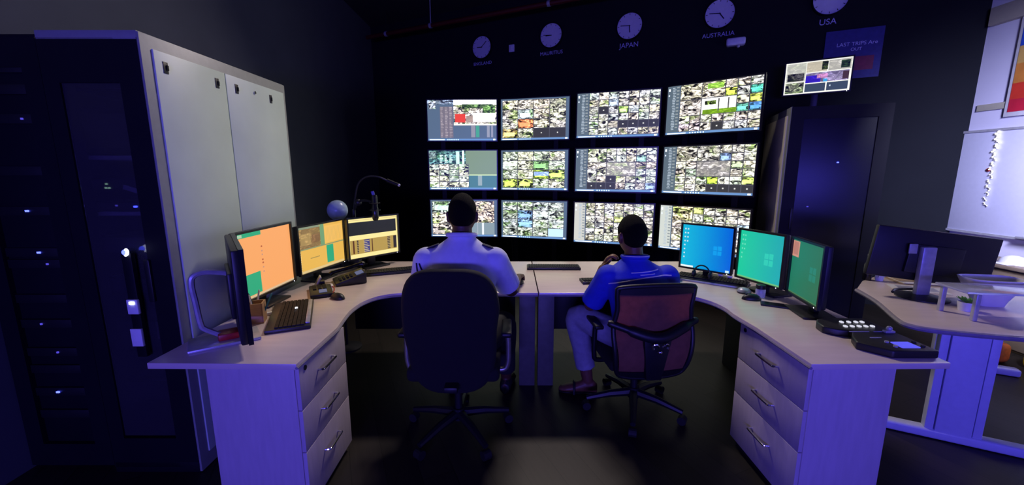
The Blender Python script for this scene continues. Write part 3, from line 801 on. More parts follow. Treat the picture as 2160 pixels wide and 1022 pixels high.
tl3 = [(0, 0, 1, 1, YB_, 0), (.0, .58, .97, .91, (.012, .014, .014), 0), (.02, .10, .97, .46, s2l((.72, .60, .30)), 0), (0, .955, 1, .965, (.6, .45, .2), 0)]
for a_, b_, c_ in ((.07, .10, (.10, .03, .01)), (.15, .18, (.03, .02, .02)), (.29, .40, (.05, .05, .22)), (.44, .46, (.10, .03, .01)), (.77, .83, (.06, .04, .02)), (.90, .97, (.02, .015, .02))): tl3.append((a_, .12, b_, .45, c_, 0))
for k in range(7): tl3.append((.28, .14 + k * .044, .39 - (k % 3) * .02, .155 + k * .044, (.75, .6, .3), 0)); tl3.append((.77, .15 + k * .044, .84, .165 + k * .044, (.6, .45, .2), 0)); tl3.append((.15, .14 + k * .044, .185, .15 + k * .044, (.6, .45, .2), 0))

monitor('large orange-lit desktop monitor with green corner block, left-hand one of the left desk', (-1.425, 2.06), (-1.405, 2.565), .80, 1.185, tl1, off=.008, bd=.115)
monitor('yellow-lit monitor with map picture and green strip, middle one of the left desk', (-1.395, 2.605), (-1.285, 3.085), .81, 1.145, tl2, off=.05, bd=.14)
monitor('monitor with yellow bands around a black panel, behind the microphone', (-1.245, 3.04), (-.955, 3.40), .82, 1.15, tl3)
m0 = monitor('black monitor seen edge-on with curved silver stand, near end of the left desk', (-1.085, 1.60), (-1.405, 2.025), .785, 1.19, [(0, 0, 1, 1, (.25, .16, .10), 0)], stand='silver_arm')

CY = s2l((.02, .72, .86)); DB = s2l((.0, .38, .86))
def win_logo(x, y, s, c):
    return [(x, y, x + s, y + s * 1.3, c, 0), (x + s * 1.15, y, x + 2.15 * s, y + s * 1.3, c, 0), (x, y + s * 1.5, x + s, y + s * 2.7, c, 0), (x + s * 1.15, y + s * 1.5, x + 2.15 * s, y + 2.8 * s, c, 0)]
def gradient(c0, c1, n=40):
    return [(k / n, 0, (k + 1) / n, 1, tuple(a_ * (1 - k / (n - 1)) + b_ * (k / (n - 1)) for a_, b_ in zip(c0, c1)), 0) for k in range(n)]
def icons(cx, n=8, c=(.55, .8, .85)):
    return [(cx + j * .055, .88 - k * .095, cx + .03 + j * .055, .915 - k * .095, c, 0) for k in range(n) for j in range(2 if k < 4 else 1)]
tr1 = gradient(CY, DB) + win_logo(.64, .36, .075, s2l((.05, .62, .92))) + icons(.04) + [(0, 0, .26, .04, (.9, 1, 1), 0), (.9, 0, .97, .05, (.6, .9, 1), 0)]
GR = s2l((.10, .80, .62)); GB = s2l((.12, .66, .70))
tr2 = gradient(GR, GB) + win_logo(.60, .36, .09, s2l((.18, .80, .72))) + icons(.05, 6, (.15, .75, .5)) + [(0, 0, 1, .03, s2l((.45, .75, .5)), 0)]
G3 = s2l((.12, .47, .36)); G4 = s2l((.16, .42, .30))
tr3 = gradient(G3, G4) + win_logo(.62, .36, .09, s2l((.14, .50, .42))) + [(.0, .68, .22, .97, s2l((.80, .56, .48)), 0), (.03, .72, .19, .95, s2l((.72, .48, .42)), 0), (0, 0, 1, .02, s2l((.3, .45, .3)), 0)]
monitor('small bright cyan-blue desktop monitor beside the seated man on the right', (1.228, 2.925), (1.480, 2.665), .805, 1.135, tr1, off=.135)
monitor('turquoise-green desktop monitor in the middle of the right desk trio', (1.492, 2.645), (1.592, 2.325), .805, 1.135, tr2, off=.11)
monitor('dim dark-green monitor turned sideways, nearest on the right desk', (1.606, 2.30), (1.546, 1.965), .805, 1.135, tr3)

# small monitor on the right-hand rack
tsm = [(0, 0, 1, 1, (1.0, 1.0, .92), 0), (.02, .40, .32, .97, (.75, .75, .68), .35), (.04, .42, .3, .66, (.10, .10, .10), 1), (.02, .04, .31, .37, (.85, .85, .85), 1),
       (.33, .66, .64, .97, (.75, .68, .52), .3), (.56, .70, .65, .96, (.12, .16, .06), 1), (.66, .66, .99, .97, (.70, .68, .62), .4), (.84, .70, .97, .93, (.05, .12, .05), 1),
       (.33, .33, .97, .63, (.62, .52, 1.0), .8), (.33, .33, .56, .55, (.05, .02, .75), .4), (.5, .45, .66, .58, (.8, .35, .75), .5), (.88, .36, .97, .60, (.06, .03, .04), 0), (.60, .33, .66, .42, (.05, .4, .8), 0),
       (.33, .05, .64, .30, SLATE, 0), (.66, .05, .97, .30, SLATE, 0), (.70, .17, .72, .22, (.6, .7, .8), 0)]
monitor('small bright monitor standing on top of the right-hand server rack', (2.80, 4.43), (3.26, 4.12), 2.255, 2.585, tsm, bezel=.012, deskz=2.081)

# ------------------------------------------------------------------ desk accessories
def keyboard(label, loc, rz, w, d, rows=5, pitch=.019, keym='key', bodym='black', wrist=0):
    t = thing('keyboard', label, 'keyboard', loc, rz)
    MB().prism([(-w / 2, -d / 2), (w / 2, -d / 2), (w / 2, d / 2), (-w / 2, d / 2)], 0, .018).build('body', bodym, t, bevel=.004)
    kb = MB(); nx = int((w - .02) / pitch); ny = int((d - .02 - wrist) / pitch)
    for j in range(ny):
        i = 0
        while i < nx:
            span = 6 if (j == 0 and i == 3) else 1
            kb.box((-w / 2 + .01 + (i + span / 2) * pitch, -d / 2 + .01 + wrist + (j + .5) * pitch, .0215), (pitch * span - .003, pitch - .003, .007)); i += span
    kb.build('keys', keym, t)
    return t
Z = .7355
k = keyboard('long black keyboard lying at the near end of the left desk', (-1.175, 2.075, Z), R(-66), .46, .20, wrist=.03)
MB().box((0, .085, .0225), (.40, .02, .008)).build('media_strip', 'silver', k, bevel=.002)
MB().box((-.06, .02, .0265), (.012, .012, .006)).build('light_key', 'led_white', k)
keyboard('black keyboard in front of the monitor behind the microphone', (-.94, 3.03, Z), R(22), .44, .15)
keyboard('slim black keyboard at the back of the desk near the join', (.33, 3.17, Z), R(-1), .42, .13)
keyboard('small dark keypad beside the right man’s elbow'.replace('’', "'"), (.56, 2.755, Z), R(4), .16, .11)
k = keyboard('wide black keyboard below the cyan monitor on the right desk', (1.40, 2.78, Z), R(-36), .46, .17, wrist=.015)
MB().box((0, -.088, .006), (.44, .02, .012)).build('front_rail', 'silver', k, bevel=.003)
def mouse(label, loc, rz, m='black'):
    t = thing('computer_mouse', label, 'mouse', loc, rz)
    b = MB().sphere((0, 0, .002), (.031, .055, .034), 18, 12)
    b.v = [(x, y, max(z, 0)) for x, y, z in b.v]
    b.build('shell', m, t, smooth=True, angle=80)
    MB().cyl((-.004, .03, .028), (.004, .03, .028), .007, n=10).build('wheel', 'rubber', t)
    return t
t = mouse('black wired mouse near the curve of the left desk', (-1.06, 2.385, Z), R(60))
MB().tube(catmull([(0, .052, .008), (.0, .08, .004), (.03, .12, .004), (.02, .17, .004), (-.03, .22, .004)], 6), .0022, 6).build('cable', 'cord', t, smooth=True)
mouse('black round mouse standing alone on the right desk', (1.445, 2.365, Z), R(80))
mouse('dark mouse under the left man’s hand by the desk join'.replace('’', "'"), (.05, 2.73, Z), R(-8))
# wooden pen cup
t = thing('pen_cup', 'square light wooden pen cup beside the long keyboard', 'pen cup', (-1.315, 2.0, Z), R(20))
c = MB()
for sx, sy, dx, dy in ((-1, 0, .006, .08), (1, 0, .006, .08), (0, -1, .074, .006), (0, 1, .074, .006)):
    c.box((sx * .037, sy * .037, .052), (dx, dy, .104))
c.box((0, 0, .004), (.074, .074, .008)); c.build('cup', 'wood', t)
for i, (x, y, dx, dy, m_) in enumerate([(-.02, .01, -.25, .1, 'bluepen'), (.0, -.01, -.1, -.2, 'white'), (.02, .0, .6, .25, 'bluepen'), (-.01, .02, .15, .3, 'white'), (.015, -.02, -.3, .2, 'black')]):
    d = Vector((dx, dy, 1)).normalized()
    p0 = Vector((x, y, .01)); pe = p0 + d * .15
    pe.x = max(min(pe.x, .075), -.06)
    MB().tube([p0, pe - d * .006, pe], [.0045, .0045, .002], 8).build('pen', m_, t)
# telephone
t = thing('desk_phone', 'black desk telephone with handset in front of the yellow monitor', 'telephone', (-1.135, 2.76, Z), R(-60))
bd = MB(); bd._add([(-.09, -.10, 0), (.09, -.10, 0), (.09, .10, 0), (-.09, .10, 0), (-.09, -.10, .02), (.09, -.10, .02), (.09, .10, .075), (-.09, .10, .075)],
                   [(0, 3, 2, 1), (4, 5, 6, 7), (0, 1, 5, 4), (1, 2, 6, 5), (2, 3, 7, 6), (3, 0, 4, 7)]); bd.build('base', 'black', t, bevel=.006)
hs = MB().tube(catmull([(-.065, -.115, .055), (-.065, -.09, .068), (-.065, 0, .085), (-.065, .09, .105), (-.065, .11, .098)], 5), [.016] * 5 + [.013] * 11 + [.02] * 5, 10).build('handset', 'blackgloss', t, smooth=True)
kp = MB()
for i in range(3):
    for j in range(4): kp.box((.0 + i * .026, -.065 + j * .024, .034 + j * .0066), (.018, .014, .008))
kp.build('keypad', 'key', t)
o = MB().box((0, 0, 0), (.085, .05, .004)).build('display', 'lcd_dim', t); o.location = (.028, .062, .068); o.rotation_euler = (R(15.4), 0, 0)
# second phone / dialler
t = thing('dialler_console', 'low black call console with small lit display and red cord on the left desk', 'console', (-1.215, 2.50, Z), R(-62))
MB().box((0, 0, .012), (.24, .13, .024)).build('base', 'black', t, bevel=.006)
MB().box((.045, .01, .0255), (.07, .045, .003)).build('display', 'lcd_dim', t)
kp = MB()
for i in range(5):
    for j in range(3): kp.box((-.095 + i * .022, -.035 + j * .03, .027), (.015, .02, .006))
kp.build('keypad', 'key', t)
MB().box((-.045, .07, .028), (.06, .012, .008)).build('white_tab', 'white', t)
MB().tube(catmull([(-.02, .068, .026), (.03, .075, .035), (.08, .072, .03), (.115, .062, .02)], 5), .004, 6).build('cord', 'redcord', t, smooth=True)
t = thing('desk_calculator', 'small grey card-like screen leaning by the telephone', 'calculator', (-1.315, 2.63, Z), R(-62))
o = MB().box((0, 0, .04), (.08, .012, .08)).build('face', 'silver', t, bevel=.003); o.rotation_euler = (R(-28), 0, 0)
MB().box((0, .035, .02), (.05, .05, .04)).build('foot', 'black', t, bevel=.003)
# small white scraps
t = thing('eraser', 'small white eraser between the pen cup and the keyboard', 'eraser', (-1.30, 2.10, Z), R(30))
MB().box((0, 0, .008), (.04, .018, .016)).build('block', 'white', t, bevel=.004); MB().box((.008, 0, .0085), (.022, .0195, .0165)).build('sleeve', 'paper', t, bevel=.001)
t = thing('paper_clips', 'tangle of white clips beside the telephone', 'clips', (-1.065, 2.79, Z), 0)
for i in range(4):
    a = i * 1.7; cx, cy = .018 * math.cos(a), .018 * math.sin(a)
    MB().tube([(cx + .014 * math.cos(q), cy + .010 * math.sin(q), .006 + .005 * math.sin(q + a)) for q in [j * math.pi / 6 for j in range(12)]], .003, 6, closed=True).build('clip', 'white', t, smooth=True)
# ball-shaped ornament on a stand behind, gives no light
t = thing('ball_ornament', 'pale blue round ball on a stand behind the yellow monitor', 'lamp', (-1.415, 3.3, 0))
b = MB(); b.sphere((0, 0, 1.185), (.08, .08, .083), 24, 16); b.build('globe', 'dome', t, smooth=True, angle=80)
MB().tube([(0, 0, 0.03), (0, 0, 1.12)], .012, 10).build('pole', 'black', t)
MB().lathe([(.12, 0), (.12, .015), (.03, .035)], n=24).build('base', 'black', t, smooth=True)
# boom microphone
t = thing('boom_microphone', 'black studio microphone on a bent boom arm above the left desk', 'microphone', (-1.30, 3.33, Z))
T0 = Vector((-1.30, 3.33, Z))
loc = lambda x, y, z: Vector((x, y, z)) - T0
MB().box((0, 0, .02), (.07, .07, .04)).build('clamp', 'black', t, bevel=.005)
MB().tube([loc(-1.30, 3.33, Z + .03), loc(-1.29, 3.32, 1.19)], .013, 10).build('upright', 'black', t, smooth=True)
MB().tube(catmull([loc(-1.29, 3.32, 1.17), loc(-1.255, 3.28, 1.30), loc(-1.22, 3.27, 1.40), loc(-1.15, 3.26, 1.452), loc(-1.06, 3.25, 1.455), loc(-.985, 3.25, 1.425)], 5), .0075, 8).build('boom_arm', 'black', t, smooth=True)
MB().tube([loc(-.985, 3.25, 1.425), loc(-.90, 3.25, 1.392)], [.016, .013], 10).build('counterweight', 'rack', t, smooth=True)
MB().sphere(loc(-.893, 3.25, 1.389), .012, 10, 8).build('end_cap', 'silver', t, smooth=True)
MB().tube(catmull([loc(-1.285, 3.32, 1.19), loc(-1.23, 3.28, 1.255), loc(-1.16, 3.22, 1.27), loc(-1.075, 3.17, 1.26)], 5), .009, 8).build('lower_arm', 'black', t, smooth=True)
MB().sphere(loc(-1.235, 3.28, 1.25), .028, 12, 8).build('joint', 'black', t, smooth=True)
mc = MB(); mc.lathe([(.006, .20), (.018, .195), (.022, .18), (.022, .10), (.025, .095), (.025, .02), (.018, .0), (.004, -.004)], loc(-1.065, 3.165, 1.12), 16); mc.build('microphone', 'blackgloss', t, smooth=True)
MB().tube([loc(-1.067, 3.165, 1.305), loc(-1.078, 3.165, 1.345)], .012, 10).build('blue_plug', mat('blue_plug_plastic', hexc('#4a4ab0'), .4), t, smooth=True)
rg = MB()
for q, rr_ in ((1.255, .038), (1.20, .038)):
    rg.tube([loc(-1.065 + rr_ * math.cos(a), 3.165 + rr_ * math.sin(a), q) for a in [j * math.pi / 10 for j in range(20)]], .004, 6, closed=True)
rg.build('shock_mount', 'black', t, smooth=True)
MB().tube([loc(-1.075, 3.17, 1.262), loc(-1.088, 3.195, 1.20), loc(-1.098, 3.18, 1.20)], .005, 6).build('mount_arm', 'black', t)
# cable hanging at the back of the middle
t = MB().tube(catmull([(-.01, 5.56, .62), (.0, 5.53, .5), (.012, 5.51, .35), (.02, 5.50, .18), (.035, 5.47, .03), (.10, 5.40, .005), (.3, 5.36, .005)], 6), .004, 6).build('loose_cable', 'cord', smooth=True)
tag(t, 'thin black cable hanging below the wall screens behind the desk join', 'cable')
# right desk smalls
t = thing('headset', 'black headset hung in front of the cyan monitor', 'headset', (1.325, 2.765, Z + .027), R(-46))
o = MB().tube([(.055 * math.cos(a), 0, .028 + .062 * math.sin(a)) for a in [j * math.pi / 14 for j in range(15)]], .005, 8).build('headband', 'black', t, smooth=True)
for s in (-1, 1): MB().sphere((s * .055, 0, .026), (.013, .026, .026), 12, 10).build('ear_cup', 'black', t, smooth=True)
t = thing('glass_jar', 'small clear jar with a dark lid beside the round mouse', 'jar', (1.53, 2.42, Z), 0)
MB().lathe([(.026, 0), (.028, .004), (.028, .045), (.024, .052)], n=18).build('jar', 'acrylic', t, smooth=True)
MB().lathe([(.027, .052), (.027, .075), (.022, .078)], n=18).build('lid', 'black', t, smooth=True)
t = thing('charging_puck', 'grey rounded puck resting at the end of the wide keyboard', 'gadget', (1.478, 2.505, Z), 0)
MB().lathe([(.034, 0), (.04, .006), (.038, .018), (.025, .03), (.004, .034)], n=22).build('shell', 'silver', t, smooth=True); MB().lathe([(.041, .004), (.041, .008)], n=22).build('seam', 'black', t)
t = thing('mobile_phone', 'dark mobile phone lying before the dim green monitor', 'phone', (1.515, 2.25, Z), R(60))
MB().box((0, 0, .0045), (.07, .145, .009)).build('body', 'black', t, bevel=.004, seg=3); MB().box((0, 0, .0093), (.064, .135, .0008)).build('glass', 'blackgloss', t)
for i, (x, y) in enumerate(((1.44, 2.80), (1.475, 2.74))):
    t = thing('paper_cup', 'tiny white cup behind the wide keyboard, %s' % ('farther one' if i == 0 else 'nearer one'), 'cup', (x + .06, y + .05, Z), 0, 'tiny white cups')
    MB().lathe([(.013, 0), (.018, .035), (.0165, .035), (.012, .003)], n=14).build('cup', 'white', t, smooth=True); MB().lathe([(.0185, .034), (.0195, .036), (.0185, .038)], n=14).build('rim', 'paper', t)
# CCTV controller
t = thing('camera_controller', 'black camera control keyboard with white buttons and blue display on the right desk', 'controller', (1.62, 1.765, Z), 0)
pts = [(-.165, -.175), (.145, -.175), (.15, .20), (-.01, .20), (-.085, .185), (-.125, .14), (-.135, .09), (-.075, .01), (-.11, -.02), (-.155, -.06), (-.165, -.10)]
pts = [(-.045, -.188), (.142, -.190), (.145, .19), (-.02, .20), (-.09, .185), (-.125, .14), (-.135, .085), (-.095, .045), (-.04, .03), (-.09, -.03), (-.125, -.095)]
MB().prism(pts, 0, .035).build('body', 'black', t, bevel=.007, seg=3)
bt = 0
for j, (y, xs) in enumerate(((.13, (-.01, .025, .06, .09)), (.075, (-.035, -.003, .03, .062, .093)))):
    for x in xs: MB().box((x, y, .038), (.014, .016, .008)).build('button', 'led_button' if 'led_button' in M else 'white', t, bevel=.002)
for x, y, w in ((-.02, .015, .09), (.075, .015, .06), (-.005, -.055, .05)):
    MB().box((x, y, .036), (w, .005, .003)).build('slot_line', 'silver', t)
MB().box((.105, .003, .041), (.045, .022, .012)).build('joystick_base', 'silver', t, bevel=.004)
MB().sphere((.105, .003, .055), .012, 12, 8).build('joystick_knob', 'silver', t, smooth=True)
MB().box((.05, -.135, .037), (.075, .058, .005)).build('display', 'lcd', t, bevel=.001)
for x, y in ((-.002, -.105), (-.005, -.15), (.11, -.11), (.11, -.15)): MB().cyl((x, y, .034), (x, y, .042), .008, n=12).build('dial', 'silver' if x < .05 else 'black', t)

# ------------------------------------------------------------------ office chairs
def star_base(t, m='black', n=5, r=.30, rot=0, zc=.40):
    for k in range(n):
        a = rot + 2 * math.pi * k / n
        d = Vector((math.cos(a), math.sin(a), 0))
        lg = MB().tube([d * .02 + Vector((0, 0, .115)), d * .15 + Vector((0, 0, .105)), d * r + Vector((0, 0, .075))], [.028, .023, .016], 8).build('leg', m, t, smooth=True)
        w = d * r; s = Vector((-d.y, d.x, 0))
        MB().cyl(w + s * .022 + Vector((0, 0, .026)), w - s * .022 + Vector((0, 0, .026)), .026, n=14).build('caster', 'rubber', lg)
    MB().cyl((0, 0, .08), (0, 0, .15), .035, n=16).build('hub', m, t); MB().cyl((0, 0, .14), (0, 0, zc), .022, n=14).build('gas_column', 'black', t)
    MB().box((0, 0, zc + .005), (.16, .22, .045)).build('mechanism', 'black', t, bevel=.01)

chL = thing('office_chair', 'black padded high-back office chair holding the man in the pale shirt', 'chair', (-.31, 2.17, 0), 0)
star_base(chL, rot=.3, zc=.38)
pts = []
for k in range(40):
    a = 2 * math.pi * k / 40; e = 2 / 3.4
    c_, s_ = math.cos(a), math.sin(a)
    wz = .25 if s_ > 0 else .232
    pts.append((math.copysign(abs(c_) ** e, c_) * wz, math.copysign(abs(s_) ** e, s_) * .345))
bk = MB(); bk.prism(pts, -.035, .035)
o = bk.build('backrest', 'fabric_black', chL, bevel=.026, seg=4)
for v in o.data.vertices:
    x, z, y = v.co.x, v.co.y, -v.co.z
    v.co = Vector((x, y + .9 * x * x - .05 * (z / .35) , z))
o.location = (0, -.235, .695)
MB().box((0, -.20, .41), (.07, .16, .03)).build('back_bracket', 'black', chL, bevel=.006)
MB().box((0, .02, .445), (.49, .44, .08)).build('seat', 'fabric_black', chL, bevel=.03, seg=4)
for s in (-1, 1):
    ar = MB().tube(catmull([(s * .17, .02, .385), (s * .26, .02, .375), (s * .287, .02, .42), (s * .29, .02, .52), (s * .285, .02, .61)], 5), .016, 10).build('armrest_post', 'alu', chL, smooth=True)
    MB().box((s * .28, .02, .625), (.06, .23, .03)).build('armrest_pad', 'black', ar, bevel=.012, seg=3)

chR = thing('office_chair', 'mesh-back office chair with orange back and black frame, holding the man in blue', 'chair', (.775, 2.40, 0), R(6))
star_base(chR, rot=.55, zc=.33)
MB().box((0, .03, .385), (.46, .44, .07)).build('seat', 'fabric_black', chR, bevel=.028, seg=4)
def back_y(x, z): return -.205 - .10 * (z - .36) + .55 * x * x - .05 * math.sin(max(0, min(1, (z - .3) / .35)) * math.pi)
halo = [(-.20, .872), (0, .885), (.20, .872), (.222, .84), (.215, .74), (.232, .62), (.225, .50), (.205, .38), (.16, .335), (0, .325), (-.16, .335), (-.205, .38), (-.225, .50), (-.232, .62), (-.215, .74), (-.222, .84)]
hp = [(p.x, p.y) for p in catmull([(x, z, 0) for x, z in halo], 4, closed=True)]
MB().tube([(x, back_y(x, z), z) for x, z in hp], .014, 10, closed=True).build('back_frame', 'black', chR, smooth=True)
# wide top band of the frame
def sheet(poly_z0, poly_z1, hw0, hw1, th, nx=12, nz=8, yo=0):
    g = MB(); vs = []
    for side in (0, 1):
        for j in range(nz + 1):
            z = poly_z0 + (poly_z1 - poly_z0) * j / nz
            hw = hw0 + (hw1 - hw0) * j / nz
            for i in range(nx + 1):
                x = -hw + 2 * hw * i / nx
                vs.append((x, back_y(x, z) + yo + (th / 2 if side else -th / 2), z))
    n1 = (nx + 1) * (nz + 1); fs = []
    idx = lambda s_, j, i: s_ * n1 + j * (nx + 1) + i
    for j in range(nz):
        for i in range(nx):
            fs.append((idx(0, j, i), idx(0, j, i + 1), idx(0, j + 1, i + 1), idx(0, j + 1, i))); fs.append((idx(1, j, i), idx(1, j + 1, i), idx(1, j + 1, i + 1), idx(1, j, i + 1)))
    for j in range(nz):
        fs.append((idx(0, j, 0), idx(0, j + 1, 0), idx(1, j + 1, 0), idx(1, j, 0))); fs.append((idx(0, j, nx), idx(1, j, nx), idx(1, j + 1, nx), idx(0, j + 1, nx)))
    for i in range(nx):
        fs.append((idx(0, 0, i), idx(1, 0, i), idx(1, 0, i + 1), idx(0, 0, i + 1))); fs.append((idx(0, nz, i), idx(0, nz, i + 1), idx(1, nz, i + 1), idx(1, nz, i)))
    g._add(vs, fs); return g
sheet(.63, .87, .222, .215, .004).build('back_mesh', 'mesh_orange', chR, smooth=True)
sheet(.335, .63, .185, .226, .004).build('back_mesh', 'mesh_orange', chR, smooth=True)
sheet(.832, .880, .215, .205, .022).build('top_band', 'black', chR, smooth=True)
sheet(.325, .375, .165, .195, .022).build('bottom_band', 'black', chR, smooth=True)
lb = MB().tube(catmull([(-.262, back_y(.24, .655) - .005, .665), (-.18, back_y(.18, .64) - .02, .64), (-.07, back_y(.07, .60) - .03, .605), (0, back_y(0, .59) - .035, .595), (.07, back_y(.07, .60) - .03, .605), (.18, back_y(.18, .64) - .02, .64), (.262, back_y(.24, .655) - .005, .665)], 5),
          [.014] + [.02] * 6 + [.03] * 19 + [.02] * 4 + [.014], 10).build('lumbar_bar', 'black', chR, smooth=True)
sp = MB()
sp._add([(-.085, back_y(0, .60) - .045, .62), (.085, back_y(0, .60) - .045, .62), (.045, back_y(0, .34) - .045, .33), (-.045, back_y(0, .34) - .045, .33),
         (-.085, back_y(0, .60) - .01, .62), (.085, back_y(0, .60) - .01, .62), (.045, back_y(0, .34) - .01, .33), (-.045, back_y(0, .34) - .01, .33)],
        [(0, 3, 2, 1), (4, 5, 6, 7), (0, 1, 5, 4), (1, 2, 6, 5), (2, 3, 7, 6), (3, 0, 4, 7)]); sp.build('spine', 'black', chR, bevel=.008)
yk = back_y(0, .55) - .055
for s in (-1, 1): MB().tube(catmull([(s * .012, yk, .556), (s * .02, yk - .006, .572), (s * .035, yk - .004, .574), (s * .045, yk, .56), (s * .04, yk, .545)], 4), .0065, 8).build('chrome_clip', 'chrome', chR, smooth=True)
MB().sphere((0, yk + .002, .525), (.014, .01, .012), 12, 8).build('knob', 'chrome', chR, smooth=True)
MB().box((0, -.13, .335), (.07, .20, .03)).build('back_bracket', 'black', chR, bevel=.006)
for s in (-1, 1):
    ar = MB().tube(catmull([(s * .15, 0, .345), (s * .25, 0, .345), (s * .268, 0, .39), (s * .265, .01, .50), (s * .26, .015, .565)], 5), .015, 10).build('armrest_post', 'rack', chR, smooth=True)
    MB().box((s * .26, .04, .578), (.055, .22, .026)).build('armrest_pad', 'black', ar, bevel=.01, seg=3)

# ------------------------------------------------------------------ people
def head_mesh(mb, c, s, yaw, pitch=0):
    """Head about .23 tall at s=1; local +Y is the face."""
    m = Matrix.Translation(c) @ Matrix.Rotation(yaw, 4, 'Z') @ Matrix.Rotation(pitch, 4, 'X') @ Matrix.Scale(s, 4)
    n, k = 40, 28; vs = []; fs = []
    for i in range(k + 1):
        ph = -math.pi / 2 + math.pi * i / k
        for j in range(n):
            a = 2 * math.pi * j / n
            x = math.cos(ph) * math.cos(a); y = math.cos(ph) * math.sin(a); z = math.sin(ph)
            rx, ry, rz = .076, .096, .118
            if z < 0:
                rx *= 1 - .30 * z * z; ry *= 1 - .18 * z * z
                if y < 0: ry *= 1 - .22 * min(1, -z * 1.3)
            px, py, pz = x * rx, y * ry, z * rz
            if y > 0:
                def g(x0, z0, w, h): return math.exp(-((px - x0) / w) ** 2 - ((pz - z0) / h) ** 2)
                py += .020 * g(0, -.022, .011, .016) + .010 * g(0, .0, .009, .022)          # nose
                py -= .010 * (g(.031, .006, .016, .011) + g(-.031, .006, .016, .011))        # eye sockets
                py += .006 * (g(.03, .026, .022, .007) + g(-.03, .026, .022, .007))          # brow
                py += .006 * g(0, -.058, .022, .005) + .006 * g(0, -.070, .020, .005)        # lips
                py += .010 * g(0, -.098, .022, .014)                                         # chin
            vs.append(m @ Vector((px, py, pz)))
    for i in range(k):
        for j in range(n):
            j2 = (j + 1) % n
            fs.append((i * n + j, i * n + j2, (i + 1) * n + j2, (i + 1) * n + j))
    mb._add(vs, fs)
    for sx in (-1, 1):
        mb.sphere(m @ Vector((sx * .078, -.008, -.012)), (.010 * s, .020 * s, .032 * s), 12, 10, Matrix.Rotation(yaw + sx * .35, 3, 'Z'))
        mb.sphere(m @ Vector((sx * .083, -.016, .004)), (.006 * s, .013 * s, .02 * s), 10, 8, Matrix.Rotation(yaw + sx * .5, 3, 'Z'))
    return m
def hair_cap(name, m, parent, thick=.007, hairline=.048, nape=-.066):
    n, k = 44, 26; vs = []; fs = []; lay = []
    for th in (0, thick):
        for i in range(k + 1):
            u = i / k
            for j in range(n):
                a = 2 * math.pi * j / n
                back = (1 - math.sin(a)) / 2
                z0 = hairline * (1 - back) ** 1.2 + nape * (1 - (1 - back) ** 1.2)
                if abs(math.cos(a)) > .8 and math.sin(a) > -.3: z0 = max(z0, .012)
                ph0 = math.asin(max(-.99, min(.99, z0 / .118)))
                ph = ph0 + (math.pi / 2 - ph0) * u
                x = math.cos(ph) * math.cos(a); y = math.cos(ph) * math.sin(a); z = math.sin(ph)
                rx, ry, rz = .076, .096, .118
                if z < 0:
                    rx *= 1 - .30 * z * z; ry *= 1 - .18 * z * z
                    if y < 0: ry *= 1 - .22 * min(1, -z * 1.3)
                t_ = th * (min(1, u * 6) if th else 0) + (.0005 if th else -.006)
                vs.append(m @ Vector((x * (rx + t_), y * (ry + t_), z * (rz + t_))))
    N1 = n * (k + 1)
    for i in range(k):
        for j in range(n):
            j2 = (j + 1) % n
            fs.append((N1 + i * n + j, N1 + i * n + j2, N1 + (i + 1) * n + j2, N1 + (i + 1) * n + j))
            fs.append((i * n + j, (i + 1) * n + j, (i + 1) * n + j2, i * n + j2))
    for j in range(n): fs.append((j, (j + 1) % n, N1 + (j + 1) % n, N1 + j))
    h = MB()._add(vs, fs); return h.build(name, 'hair', parent, smooth=True, angle=70)
def eyes(m, parent):
    for sx in (-1, 1):
        e = MB().sphere(m @ Vector((sx * .031, .078, .006)), .0115, 12, 10).build('eye', 'eye', parent, smooth=True)
        MB().sphere(m @ Vector((sx * .031, .087, .006)), .0042, 10, 8).build('pupil', 'pupil', e, smooth=True)
def hand(mb, wrist, d, up, thumb_side, curl=.5, s=1.0):
    d = Vector(d).normalized(); up = Vector(up); up = (up - d * up.dot(d)).normalized(); sd = d.cross(up) * thumb_side
    W = Vector(wrist)
    prof = [(-.02, .024, .021), (.0, .026, .019), (.03, .036, .018), (.06, .041, .016), (.085, .040, .013), (.095, .034, .009)]
    vs = []; n = 14
    for q, a_, b_ in prof:
        for k in range(n):
            t_ = 2 * math.pi * k / n
            vs.append(W + d * q * s + sd * math.cos(t_) * a_ * s + up * math.sin(t_) * b_ * s)
    fs = [(i * n + k, i * n + (k + 1) % n, (i + 1) * n + (k + 1) % n, (i + 1) * n + k) for i in range(len(prof) - 1) for k in range(n)]
    fs += [tuple(range(n))[::-1], tuple((len(prof) - 1) * n + k for k in range(n))]
    mb._add(vs, fs)
    for i, (o_, L_) in enumerate(((.031, .072), (.0105, .080), (-.010, .074), (-.030, .058))):
        p = W + d * .082 * s + sd * o_ * s; dd = d.copy(); pts = [p]; fan = sd * o_ * 1.6
        dd = (dd + fan).normalized()
        for q, (fr_, cu) in enumerate(((.45, .5), (.30, .9), (.25, .6))):
            ax = up.cross(dd) if False else dd.cross(up)
            dd = (Matrix.Rotation(-cu * curl, 3, ax.normalized()) @ dd)
            p = p + dd * L_ * fr_ * s; pts.append(p)
        mb.limb(pts, [.0098 * s, .0092 * s, .0085 * s, .0074 * s], 10, 3)
    p = W + d * .018 * s + sd * .024 * s; td = (d * .75 + sd * .75 - up * .25 * curl).normalized()
    p2 = p + td * .042 * s; p3 = p2 + (td + d * .5 - sd * .35 * curl - up * .2 * curl).normalized() * .034 * s; p4 = p3 + (d - sd * .3 * curl - up * .3 * curl).normalized() * .026 * s
    mb.limb([p, p2, p3, p4], [.014 * s, .0115 * s, .0105 * s, .0085 * s], 10, 3)
